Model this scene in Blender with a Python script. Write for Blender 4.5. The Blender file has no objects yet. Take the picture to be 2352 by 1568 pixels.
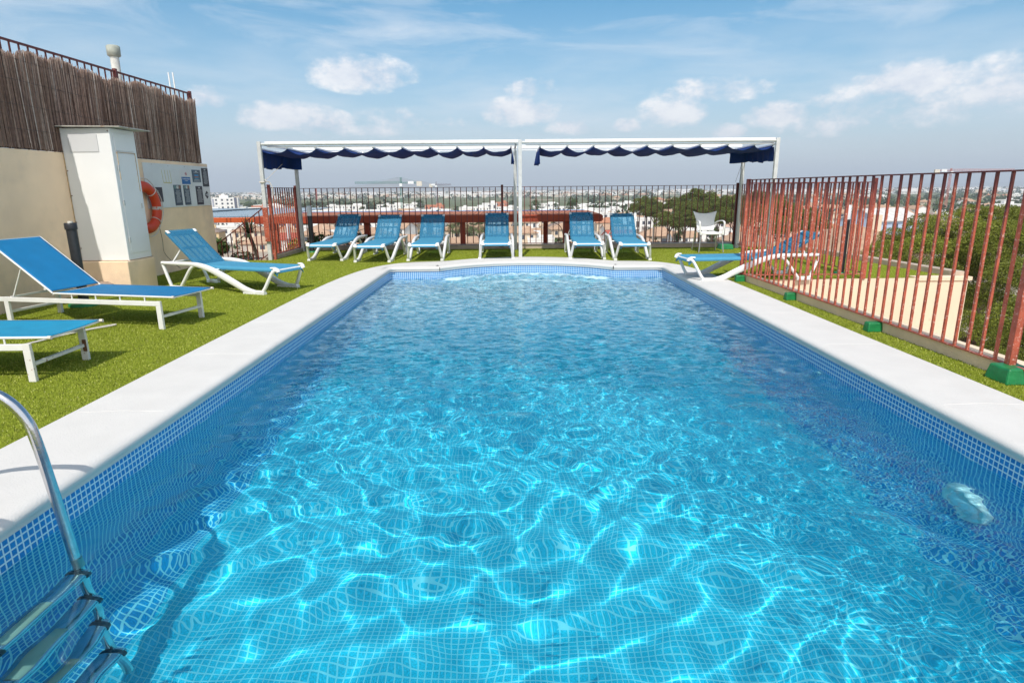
import bpy, bmesh, math, random
import numpy as np
from mathutils import Vector, Matrix, noise
R = math.radians
random.seed(7); rng = np.random.default_rng(7)
SC = bpy.context.scene
COL = SC.collection

# ---------------------------------------------------------------- camera
cd = bpy.data.cameras.new('camera'); cam = bpy.data.objects.new('camera', cd); COL.objects.link(cam)
cd.sensor_width = 36; cd.lens = 21.54; cd.clip_start = 0.05; cd.clip_end = 60000
cam.matrix_world = Matrix.Translation((0, 0, 1.35)) @ Matrix.Rotation(R(90 - 14.007), 4, 'X') @ Matrix.Rotation(R(-0.45), 4, 'Z')
SC.camera = cam

# ---------------------------------------------------------------- render / exposure
SC.render.engine = 'CYCLES'
SC.view_settings.view_transform = 'Standard'; SC.view_settings.look = 'None'
SC.view_settings.gamma = 1.0; SC.view_settings.exposure = 0.17
SC.cycles.use_denoising = True
SC.cycles.max_bounces = 9; SC.cycles.diffuse_bounces = 3; SC.cycles.glossy_bounces = 3
SC.cycles.transmission_bounces = 6; SC.cycles.transparent_max_bounces = 24; SC.cycles.volume_bounces = 0
SC.cycles.blur_glossy = 0.5; SC.cycles.sample_clamp_indirect = 6

# ---------------------------------------------------------------- sun and sky
SUN_TO = Vector((-.097, -.78, 1.0)).normalized()
sl = bpy.data.lights.new('sun', 'SUN'); sl.energy = 3.6; sl.angle = R(.5); sl.color = (1.0, .955, .89)
so = bpy.data.objects.new('sun', sl); COL.objects.link(so); so.rotation_euler = SUN_TO.to_track_quat('Z', 'Y').to_euler()
sl.cycles.is_caustics_light = True
W = bpy.data.worlds.new('World'); SC.world = W; W.use_nodes = True
def build_world():
    nt = W.node_tree; nt.nodes.clear(); N = nt.nodes.new; L = nt.links.new
    out = N('ShaderNodeOutputWorld'); bg = N('ShaderNodeBackground'); L(bg.outputs[0], out.inputs[0])
    sky = N('ShaderNodeTexSky'); sky.sky_type = 'NISHITA'; sky.sun_disc = False
    sky.sun_elevation = math.asin(SUN_TO.z); sky.sun_rotation = math.atan2(SUN_TO.x, SUN_TO.y)
    sky.altitude = 60; sky.air_density = 1.0; sky.dust_density = .8; sky.ozone_density = 2.0
    tc = N('ShaderNodeTexCoord'); sep = N('ShaderNodeSeparateXYZ'); L(tc.outputs['Generated'], sep.inputs[0])
    def M(op, a, b=None, c=None, clamp=False):
        n = N('ShaderNodeMath'); n.operation = op; n.use_clamp = clamp
        for i, v in enumerate((a, b, c)):
            if v is None: continue
            if isinstance(v, (int, float)): n.inputs[i].default_value = v
            else: L(v, n.inputs[i])
        return n.outputs[0]
    az = M('ARCTAN2', sep.outputs[0], sep.outputs[1]); el = M('ARCSINE', sep.outputs[2])
    cmb = N('ShaderNodeCombineXYZ'); L(M('MULTIPLY', az, 1.0), cmb.inputs[0]); L(M('MULTIPLY', el, 1.5), cmb.inputs[1])
    def noi(scale, det, vec, rough=.55, dist=0):
        n = N('ShaderNodeTexNoise'); n.inputs['Scale'].default_value = scale; n.inputs['Detail'].default_value = det
        n.inputs['Roughness'].default_value = rough; n.inputs['Distortion'].default_value = dist; L(vec, n.inputs['Vector']); return n.outputs[0]
    n1 = noi(9, 7, cmb.outputs[0], .58); n2 = noi(34, 5, cmb.outputs[0], .6)
    nn = M('ADD', M('MULTIPLY', n1, .62), M('MULTIPLY', n2, .38))
    # cumulus clouds: azimuth, elevation, half width, half height (radians), strength
    mask = None
    for (a, e, w, h, s) in CLOUDS:
        da = M('MULTIPLY', M('SUBTRACT', az, a), 1 / w); de = M('MULTIPLY', M('SUBTRACT', el, e), 1 / h)
        dn = M('MULTIPLY', M('MINIMUM', de, 0.0), .9)             # flatter underside
        r2 = M('ADD', M('MULTIPLY', da, da), M('ADD', M('MULTIPLY', de, de), M('MULTIPLY', dn, dn)))
        m = M('MULTIPLY', M('SUBTRACT', 1.0, r2, clamp=True), s)
        mask = m if mask is None else M('MAXIMUM', mask, m)
    dens = M('SUBTRACT', M('ADD', mask, M('MULTIPLY', M('SUBTRACT', nn, .5), 4.4)), .16)
    dens = M('MULTIPLY', M('MULTIPLY', dens, 1.5, clamp=True), M('MULTIPLY', mask, 5.0, clamp=True), clamp=True)
    # low bank of thin cloud near the horizon
    low = M('MULTIPLY', M('SUBTRACT', 1.0, M('MULTIPLY', M('ABSOLUTE', M('SUBTRACT', el, .12)), 9.0), clamp=True), 1.0)
    cmb3 = N('ShaderNodeCombineXYZ'); L(M('MULTIPLY', az, 1.0), cmb3.inputs[0]); L(M('MULTIPLY', el, 4.5), cmb3.inputs[1]); cmb3.inputs[2].default_value = 4.3
    bank = M('MULTIPLY', M('MULTIPLY', M('SUBTRACT', noi(5, 6, cmb3.outputs[0], .55), .42), 3.0, clamp=True), M('MULTIPLY', low, .75))
    # cirrus: stretched noise high up
    mp = N('ShaderNodeMapping'); L(tc.outputs['Generated'], mp.inputs[0]); mp.inputs['Rotation'].default_value = (0, 0, R(35)); mp.inputs['Scale'].default_value = (1.6, 4.0, 9)
    ci = noi(2.6, 10, mp.outputs[0], .62, .6)
    cir = M('MULTIPLY', M('MULTIPLY', M('SUBTRACT', ci, .45), 3.4, clamp=True), M('MULTIPLY', M('SUBTRACT', el, .09), 8.0, clamp=True))
    cir = M('MULTIPLY', cir, .62)
    thin = M('MAXIMUM', bank, cir)
    def mix(fac, a, b):
        n = N('ShaderNodeMix'); n.data_type = 'RGBA'
        if isinstance(fac, float): n.inputs[0].default_value = fac
        else: L(fac, n.inputs[0])
        for s_, v in ((6, a), (7, b)):
            if isinstance(v, tuple): n.inputs[s_].default_value = (*v, 1)
            else: L(v, n.inputs[s_])
        return n.outputs[2]
    hs = N('ShaderNodeHueSaturation'); hs.inputs['Hue'].default_value = SKY_HUE; hs.inputs['Saturation'].default_value = SKY_SAT; hs.inputs['Value'].default_value = SKY_VAL
    L(sky.outputs[0], hs.inputs['Color'])
    hz = M('POWER', M('SUBTRACT', 1.0, M('MULTIPLY', M('ABSOLUTE', el), 3.1), clamp=True), 1.3)
    c0 = mix(M('MULTIPLY', hz, .75), hs.outputs[0], (4.1, 4.85, 5.9))
    c1 = mix(thin, c0, (5.9, 6.4, 7.0))
    body = M('MULTIPLY', M('SUBTRACT', nn, .36), 4.2, clamp=True)
    ccol = mix(body, (4.6, 5.1, 6.1), (7.6, 7.6, 7.7))
    c2 = mix(M('MULTIPLY', dens, .92), c1, ccol)
    # bright cloud deck added out of view behind the camera to fill the shade
    bk = M('MULTIPLY', M('MULTIPLY', M('SUBTRACT', -.05, sep.outputs[1]), 3.0, clamp=True), M('MULTIPLY', M('SUBTRACT', n1, .25), 3.0, clamp=True), clamp=True)
    c3 = mix(M('MULTIPLY', bk, .8), c2, (11.5, 11.3, 11.0))
    L(c3, bg.inputs[0]); bg.inputs[1].default_value = 0.13
SKY_HUE, SKY_SAT, SKY_VAL = .484, 1.52, .92
def _dir(u, v):
    x = (u - 1176) / 1407; y = -(v - 784) / 1407
    d = cam.matrix_world.to_3x3() @ Vector((x, y, -1)).normalized()
    return math.atan2(d.x, d.y), math.asin(d.z)
CLOUDS = []
for (u, v, w, h, s) in [(830, 176, 112, 46, 1.0), (655, 272, 110, 36, .9), (745, 290, 70, 36, .9), (470, 232, 50, 34, .8), (1222, 204, 60, 26, .7),
                        (1195, 262, 95, 38, .9), (1312, 294, 60, 22, .8), (950, 278, 130, 30, .55), (1440, 290, 34, 20, .9), (1640, 212, 120, 34, .7),
                        (1556, 262, 90, 42, .7), (2090, 190, 95, 44, 1.0), (2060, 245, 210, 55, .62), (2310, 205, 100, 60, .75), (1785, 268, 70, 34, .9),
                        (1910, 285, 110, 34, .6), (1672, 304, 40, 20, .9), (860, 300, 70, 20, .6)]:
    a, e = _dir(u, v); CLOUDS.append((a, e, w / 1407 * 1.15, h / 1407 * 1.1, s))
build_world()

# ---------------------------------------------------------------- materials
MATS = {}
def mat(name, col, rough=.6, var=0.0, vscale=8, bump=0.0, bscale=60, metal=0.0, spec=.5, trans=0.0, attr=False, stain=None, sscale=3, col2=None, streak=False, em=None, pos=False):
    if name in MATS: return MATS[name]
    m = bpy.data.materials.new(name); m.use_nodes = True; nt = m.node_tree; N = nt.nodes.new; L = nt.links.new
    b = nt.nodes['Principled BSDF']; b.inputs['Roughness'].default_value = rough; b.inputs['Metallic'].default_value = metal
    b.inputs['Specular IOR Level'].default_value = spec
    tc = N('ShaderNodeTexCoord'); src = None; CO = tc.outputs['Object']
    if pos: CO = N('ShaderNodeNewGeometry').outputs['Position']
    col = tuple(col)
    if attr:
        at = N('ShaderNodeVertexColor'); at.layer_name = 'Col'; src = at.outputs[0]
    if var or col2:
        n = N('ShaderNodeTexNoise'); n.inputs['Scale'].default_value = vscale; n.inputs['Detail'].default_value = 5
        vec = CO
        if streak:
            mp = N('ShaderNodeMapping'); mp.inputs['Scale'].default_value = (1, 1, .12); L(vec, mp.inputs[0]); vec = mp.outputs[0]
        L(vec, n.inputs['Vector'])
        r = N('ShaderNodeMapRange'); r.inputs[1].default_value = .3; r.inputs[2].default_value = .7; L(n.outputs[0], r.inputs[0])
        mx = N('ShaderNodeMix'); mx.data_type = 'RGBA'; L(r.outputs[0], mx.inputs[0])
        if attr:
            hs = N('ShaderNodeHueSaturation'); L(src, hs.inputs['Color']); hs.inputs['Value'].default_value = 1 - var; L(src, mx.inputs[7]); L(hs.outputs[0], mx.inputs[6])
        else:
            c2 = tuple(col2) if col2 else tuple(min(1, c * (1 + var)) for c in col)
            mx.inputs[6].default_value = (*[c * (1 - var) for c in col], 1); mx.inputs[7].default_value = (*c2, 1)
        src = mx.outputs[2]
    if stain:
        n = N('ShaderNodeTexNoise'); n.inputs['Scale'].default_value = sscale; n.inputs['Detail'].default_value = 8; n.inputs['Roughness'].default_value = .65
        L(CO, n.inputs['Vector'])
        r = N('ShaderNodeMapRange'); r.inputs[1].default_value = stain[1]; r.inputs[2].default_value = stain[1] + stain[2]; L(n.outputs[0], r.inputs[0])
        mx = N('ShaderNodeMix'); mx.data_type = 'RGBA'; L(r.outputs[0], mx.inputs[0])
        if src is None: mx.inputs[6].default_value = (*col, 1)
        else: L(src, mx.inputs[6])
        mx.inputs[7].default_value = (*stain[0], 1); src = mx.outputs[2]
    if src is None: b.inputs['Base Color'].default_value = (*col, 1)
    else: L(src, b.inputs['Base Color'])
    if bump:
        n = N('ShaderNodeTexNoise'); n.inputs['Scale'].default_value = bscale; n.inputs['Detail'].default_value = 4; L(CO, n.inputs['Vector'])
        bp = N('ShaderNodeBump'); bp.inputs['Strength'].default_value = 1; bp.inputs['Distance'].default_value = bump; L(n.outputs[0], bp.inputs['Height']); L(bp.outputs[0], b.inputs['Normal'])
    if trans:
        out = nt.nodes['Material Output']; t = N('ShaderNodeBsdfTransparent'); t.inputs[0].default_value = (.75, .92, 1, 1); ms = N('ShaderNodeMixShader'); ms.inputs[0].default_value = trans
        L(b.outputs[0], ms.inputs[1]); L(t.outputs[0], ms.inputs[2]); L(ms.outputs[0], out.inputs[0])
    MATS[name] = m; return m

# ---------------------------------------------------------------- mesh helpers
class MB:
    def __init__(s): s.v = []; s.f = []; s.sm = []; s.c = None
    def add(s, vs, fs, smooth=False):
        o = len(s.v); s.v += [tuple(p) for p in vs]; s.f += [tuple(i + o for i in f) for f in fs]; s.sm += [smooth] * len(fs)
    def hexa(s, p):      # 8 points: bottom 4 ccw, top 4 ccw
        s.add(p, [(3, 2, 1, 0), (4, 5, 6, 7), (0, 1, 5, 4), (1, 2, 6, 5), (2, 3, 7, 6), (3, 0, 4, 7)])
    def box(s, x0, x1, y0, y1, z0, z1, M=None):
        p = [Vector(q) for q in ((x0, y0, z0), (x1, y0, z0), (x1, y1, z0), (x0, y1, z0), (x0, y0, z1), (x1, y0, z1), (x1, y1, z1), (x0, y1, z1))]
        if M is not None: p = [M @ q for q in p]
        s.hexa(p)
    def bar(s, p, q, w, h, up=(0, 0, 1)):
        p = Vector(p); q = Vector(q); d = (q - p).normalized(); up = Vector(up)
        a = d.cross(up)
        if a.length < 1e-4: a = d.cross(Vector((0, 1, 0)))
        a.normalize(); b = a.cross(d).normalized(); a *= w / 2; b *= h / 2
        s.hexa([p - a - b, p + a - b, q + a - b, q - a - b, p - a + b, p + a + b, q + a + b, q - a + b])
    def tube(s, pts, r, seg=10, cap=True, closed=False):
        pts = [Vector(p) for p in pts]; n = len(pts); rs = r if isinstance(r, (list, tuple)) else [r] * n
        T = []
        for i in range(n):
            a = pts[(i - 1) % n] if (i > 0 or closed) else pts[i]; b = pts[(i + 1) % n] if (i < n - 1 or closed) else pts[i]
            T.append((b - a).normalized())
        u = T[0].orthogonal().normalized(); vs = []; fs = []
        for i in range(n):
            u = (u - T[i] * u.dot(T[i])).normalized(); w = T[i].cross(u)
            for k in range(seg):
                a = 2 * math.pi * k / seg; vs.append(pts[i] + (u * math.cos(a) + w * math.sin(a)) * rs[i])
        m = n if closed else n - 1
        for i in range(m):
            for k in range(seg):
                j = (i + 1) % n; fs.append((i * seg + k, i * seg + (k + 1) % seg, j * seg + (k + 1) % seg, j * seg + k))
        s.add(vs, fs, True)
        if cap and not closed:
            s.add([vs[k] for k in range(seg)], [tuple(range(seg))[::-1]]); s.add([vs[(n - 1) * seg + k] for k in range(seg)], [tuple(range(seg))])
    def rib(s, pts, ws, hs, side=(1, 0, 0), seg=12, pw=.75):      # smooth member with a super-elliptic section
        pts = [Vector(p) for p in pts]; n = len(pts); side = Vector(side).normalized(); vs = []; fs = []
        for i in range(n):
            t = (pts[min(i + 1, n - 1)] - pts[max(i - 1, 0)]).normalized(); nn = side.cross(t).normalized()
            for k in range(seg):
                a = 2 * math.pi * k / seg; c, q = math.cos(a), math.sin(a)
                vs.append(pts[i] + side * (math.copysign(abs(c) ** pw, c) * ws[i] / 2) + nn * (math.copysign(abs(q) ** pw, q) * hs[i] / 2))
        for i in range(n - 1):
            for k in range(seg): fs.append((i * seg + k, i * seg + (k + 1) % seg, (i + 1) * seg + (k + 1) % seg, (i + 1) * seg + k))
        s.add(vs, fs, True); s.add([vs[k] for k in range(seg)], [tuple(range(seg))[::-1]]); s.add([vs[(n - 1) * seg + k] for k in range(seg)], [tuple(range(seg))])
    def lathe(s, prof, o=(0, 0, 0), seg=20):
        o = Vector(o); vs = []; fs = []
        for (r, z) in prof:
            for k in range(seg): a = 2 * math.pi * k / seg; vs.append(o + Vector((r * math.cos(a), r * math.sin(a), z)))
        for i in range(len(prof) - 1):
            for k in range(seg): fs.append((i * seg + k, i * seg + (k + 1) % seg, (i + 1) * seg + (k + 1) % seg, (i + 1) * seg + k))
        s.add(vs, fs, True)
        s.add([vs[k] for k in range(seg)], [tuple(range(seg))[::-1]]); s.add([vs[-seg + k] for k in range(seg)], [tuple(range(seg))])
    def grid(s, fn, nu, nv, smooth=True):
        vs = [fn(i / nu, j / nv) for j in range(nv + 1) for i in range(nu + 1)]
        s.add(vs, [(j * (nu + 1) + i, j * (nu + 1) + i + 1, (j + 1) * (nu + 1) + i + 1, (j + 1) * (nu + 1) + i) for j in range(nv) for i in range(nu)], smooth)
    def sheet(s, fn, nu, nv, t=.006, smooth=True):      # closed sheet with thickness
        P = [[Vector(fn(i / nu, j / nv)) for i in range(nu + 1)] for j in range(nv + 1)]
        def nrm(i, j):
            a = P[j][min(i + 1, nu)] - P[j][max(i - 1, 0)]; b = P[min(j + 1, nv)][i] - P[max(j - 1, 0)][i]
            c = a.cross(b); return c.normalized() if c.length > 1e-9 else Vector((0, 0, 1))
        vs = []; n = (nu + 1) * (nv + 1)
        for j in range(nv + 1):
            for i in range(nu + 1): vs.append(P[j][i] + nrm(i, j) * t / 2)
        for j in range(nv + 1):
            for i in range(nu + 1): vs.append(P[j][i] - nrm(i, j) * t / 2)
        fs = []; I = lambda i, j: j * (nu + 1) + i
        for j in range(nv):
            for i in range(nu):
                q = (I(i, j), I(i + 1, j), I(i + 1, j + 1), I(i, j + 1)); fs.append(q); fs.append(tuple(x + n for x in q[::-1]))
        for i in range(nu):
            fs.append((I(i + 1, 0), I(i, 0), I(i, 0) + n, I(i + 1, 0) + n)); fs.append((I(i, nv), I(i + 1, nv), I(i + 1, nv) + n, I(i, nv) + n))
        for j in range(nv):
            fs.append((I(0, j), I(0, j + 1), I(0, j + 1) + n, I(0, j) + n)); fs.append((I(nu, j + 1), I(nu, j), I(nu, j) + n, I(nu, j + 1) + n))
        s.add(vs, fs, smooth)
    def prism(s, poly, z0, z1):
        n = len(poly); s.add([(x, y, z0) for x, y in poly] + [(x, y, z1) for x, y in poly], [tuple(range(n))[::-1], tuple(range(n, 2 * n))] + [(i, (i + 1) % n, n + (i + 1) % n, n + i) for i in range(n)])
    def mesh(s, name, m, off=None):
        me = bpy.data.meshes.new(name); v = s.v
        if off is not None: v = [(a[0] - off[0], a[1] - off[1], a[2] - off[2]) for a in v]
        me.from_pydata(v, [], s.f); me.polygons.foreach_set('use_smooth', s.sm); me.materials.append(m); me.update(); return me
    def build(s, name, m, parent=None, bev=0, world=True, rc=False):
        off = parent_loc(parent) if (parent is not None and world) else None
        o = bpy.data.objects.new(name, s.mesh(name, m, off)); COL.objects.link(o)
        if parent is not None: o.parent = parent
        if bev:
            md = o.modifiers.new('bevel', 'BEVEL'); md.width = bev; md.segments = 2; md.limit_method = 'ANGLE'; md.angle_limit = R(40)
        if rc: o.cycles.is_caustics_receiver = True
        return o
def parent_loc(p):
    l = Vector((0, 0, 0))
    while p is not None: l += p.location; p = p.parent
    return l
def tag(o, label=None, cat=None, group=None, kind=None):
    if label: o['label'] = label
    if cat: o['category'] = cat
    if group: o['group'] = group
    if kind: o['kind'] = kind
    return o
def thing(name, loc, label, cat, group=None, rz=0, kind=None):
    o = bpy.data.objects.new(name, None); o.empty_display_size = .1; COL.objects.link(o); o.location = loc; o.rotation_euler = (0, 0, rz)
    return tag(o, label, cat, group, kind)
def kids(o): return [c for c in KID.get(o.name, [])]
def copy_tree(o, parent=None, label=None, group=None):
    c = o.copy(); COL.objects.link(c)
    if parent is not None: c.parent = parent
    if label: c['label'] = label
    if group: c['group'] = group
    for ch in list(o.children): copy_tree(ch, c)
    return c
def npmesh(name, V, F, m, smooth=False, cols=None):
    V = np.ascontiguousarray(V, dtype=np.float32); F = np.ascontiguousarray(F, dtype=np.int32); k = F.shape[1]
    me = bpy.data.meshes.new(name); me.vertices.add(len(V)); me.vertices.foreach_set('co', V.ravel())
    me.loops.add(F.size); me.loops.foreach_set('vertex_index', F.ravel()); me.polygons.add(len(F))
    me.polygons.foreach_set('loop_start', np.arange(0, F.size, k, dtype=np.int32)); me.polygons.foreach_set('loop_total', np.full(len(F), k, dtype=np.int32))
    me.polygons.foreach_set('use_smooth', np.full(len(F), smooth)); me.update(calc_edges=True)
    if cols is not None:
        ca = me.color_attributes.new('Col', 'FLOAT_COLOR', 'POINT'); ca.data.foreach_set('color', np.ascontiguousarray(np.c_[cols, np.ones(len(cols))], dtype=np.float32).ravel())
    me.materials.append(m); return me
def obj(name, me, parent=None, loc=(0, 0, 0)):
    o = bpy.data.objects.new(name, me); COL.objects.link(o); o.location = loc
    if parent is not None: o.parent = parent
    return o
def cat(ps, n=8):     # smooth curve through points
    ps = [Vector(p) for p in ps]; out = []
    for i in range(len(ps) - 1):
        p0 = ps[max(i - 1, 0)]; p1 = ps[i]; p2 = ps[i + 1]; p3 = ps[min(i + 2, len(ps) - 1)]
        for k in range(n):
            t = k / n; out.append(.5 * ((2 * p1) + (-p0 + p2) * t + (2 * p0 - 5 * p1 + 4 * p2 - p3) * t * t + (-p0 + 3 * p1 - 3 * p2 + p3) * t ** 3))
    return out + [ps[-1]]

WHITEP = mat('white_plastic', (.78, .78, .77), .4, var=.04, vscale=5)
WHITEM = mat('white_metal', (.76, .76, .74), .35, var=.05, vscale=9)
RUSTW = mat('rusty_white_metal', (.74, .73, .70), .4, stain=((.28, .11, .03), .60, .05), sscale=26)
CREAM = mat('cream_render', (.90, .68, .47), .9, var=.10, vscale=1.6, bump=.004, bscale=90, stain=((.60, .46, .34), .50, .30), sscale=1.1, streak=False)
CREAM2 = mat('pale_render', (.80, .62, .45), .9, var=.05, vscale=2, bump=.003, bscale=90, stain=((.56, .44, .32), .62, .1), sscale=4)
REDP = mat('red_paint', (.38, .080, .042), .5, var=.28, vscale=9, stain=((.60, .34, .28), .55, .10), sscale=46, pos=True)
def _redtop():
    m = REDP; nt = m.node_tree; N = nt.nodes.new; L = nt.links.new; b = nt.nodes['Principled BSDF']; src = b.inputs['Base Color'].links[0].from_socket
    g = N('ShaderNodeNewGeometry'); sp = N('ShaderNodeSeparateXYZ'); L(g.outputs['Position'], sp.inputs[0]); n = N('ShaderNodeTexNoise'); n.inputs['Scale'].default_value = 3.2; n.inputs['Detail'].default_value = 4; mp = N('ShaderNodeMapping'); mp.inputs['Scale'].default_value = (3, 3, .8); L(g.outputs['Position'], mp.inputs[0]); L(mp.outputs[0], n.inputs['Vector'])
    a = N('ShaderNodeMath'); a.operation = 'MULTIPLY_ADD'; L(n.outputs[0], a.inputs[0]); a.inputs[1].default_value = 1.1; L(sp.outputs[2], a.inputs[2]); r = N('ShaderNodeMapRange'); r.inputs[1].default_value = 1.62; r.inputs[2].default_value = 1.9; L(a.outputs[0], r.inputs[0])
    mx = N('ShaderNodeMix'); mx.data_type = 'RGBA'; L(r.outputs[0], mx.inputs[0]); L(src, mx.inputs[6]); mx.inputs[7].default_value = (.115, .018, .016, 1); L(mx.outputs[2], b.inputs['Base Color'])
REDD = mat('dark_red_paint', (.13, .022, .018), .5, var=.2, vscale=12, stain=((.28, .09, .06), .62, .1), sscale=20, pos=True)
_redtop()
GREENP = mat('green_paint', (.01, .20, .06), .45, var=.2, vscale=12, bump=.003, bscale=50)
GALV = mat('galvanised_steel', (.55, .56, .55), .45, var=.1, vscale=10, stain=((.33, .2, .11), .66, .1), sscale=7)
BLACK = mat('black_metal', (.025, .027, .032), .4, var=.2, vscale=20)
CONC = mat('concrete', (.46, .37, .29), .9, var=.15, vscale=6, bump=.004, bscale=70)

# ================================================================ SETTING: pool
WZ = -.215; FLOOR = -1.47
XL, XR, YF, YN = -2.17, 2.70, 10.95, .25
acx, asag = .27, .80; hc = 1.56; AR = (hc * hc + asag * asag) / (2 * asag); acy = YF + asag - AR
a0 = math.atan2(YF - acy, -hc); a1 = math.atan2(YF - acy, hc)
arc = [(acx + AR * math.cos(a0 + (a1 - a0) * k / 28), acy + AR * math.sin(a0 + (a1 - a0) * k / 28)) for k in range(29)]
def rc_(cx, cy, r, s, e, n=5): return [(cx + r * math.cos(R(s + (e - s) * k / n)), cy + r * math.sin(R(s + (e - s) * k / n))) for k in range(n + 1)]
def seg(p, q, n): return [(p[0] + (q[0] - p[0]) * k / n, p[1] + (q[1] - p[1]) * k / n) for k in range(n)]
inner = seg((XL, YN), (XL, YF - .12), 24) + rc_(XL + .12, YF - .12, .12, 180, 90) + seg((XL + .14, YF), arc[0], 6) + arc + seg((arc[-1][0] + .03, YF), (XR - .12, YF), 6) + rc_(XR - .12, YF - .12, .12, 90, 0) + seg((XR, YF - .14), (XR, YN), 24)[1:] + [(XR, YN)]
def mosaic(name, c1, c2, grout, sc=.035, uv=True, mort=.0042):
    m = bpy.data.materials.new(name); m.use_nodes = True; nt = m.node_tree; N = nt.nodes.new; L = nt.links.new; b = nt.nodes['Principled BSDF']
    tc = N('ShaderNodeTexCoord'); br = N('ShaderNodeTexBrick'); br.offset = 0; br.squash = 1
    L(tc.outputs['UV' if uv else 'Object'], br.inputs[0])
    br.inputs['Scale'].default_value = 1; br.inputs['Brick Width'].default_value = sc; br.inputs['Row Height'].default_value = sc
    br.inputs['Mortar Size'].default_value = mort; br.inputs['Mortar Smooth'].default_value = .2; br.inputs['Bias'].default_value = -.1
    br.inputs[1].default_value = (*c1, 1); br.inputs[2].default_value = (*c2, 1); br.inputs[3].default_value = (*grout, 1)
    n = N('ShaderNodeTexNoise'); n.inputs['Scale'].default_value = 160; n.inputs['Detail'].default_value = 3; L(tc.outputs['UV' if uv else 'Object'], n.inputs['Vector'])
    r = N('ShaderNodeMapRange'); r.inputs[1].default_value = .3; r.inputs[2].default_value = .7; r.inputs[3].default_value = .72; r.inputs[4].default_value = 1.25; L(n.outputs[0], r.inputs[0])
    mx = N('ShaderNodeMix'); mx.data_type = 'RGBA'; mx.blend_type = 'MULTIPLY'; mx.inputs[0].default_value = 1; L(br.outputs[0], mx.inputs[6]); L(r.outputs[0], mx.inputs[7])
    m2 = N('ShaderNodeMix'); m2.data_type = 'RGBA'; L(br.outputs['Fac'], m2.inputs[0]); L(mx.outputs[2], m2.inputs[6]); m2.inputs[7].default_value = (*grout, 1)
    L(m2.outputs[2], b.inputs['Base Color']); b.inputs['Roughness'].default_value = .3; return m
MOSW = mosaic('mosaic_wall_shade_tone', (.010, .185, .54), (.018, .25, .63), (.62, .78, .84))  # one tile throughout; the walls' shade is put into this darker colour
MOSF = mosaic('mosaic_floor_sunlit_tone', (.030, .57, .76), (.036, .63, .81), (.32, .80, .88), mort=.0034)  # same tile, sunlight on the floor put into the lighter colour
MOSM = mosaic('mosaic_cove_half_lit_tone', (.010, .31, .62), (.014, .37, .70), (.42, .80, .86), mort=.0038)  # same tile, painted halfway between the shaded and sunlit tones
MOSP = mosaic('mosaic_step_tiles', (.14, .58, .76), (.18, .64, .80), (.62, .84, .88), mort=.005)
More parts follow.
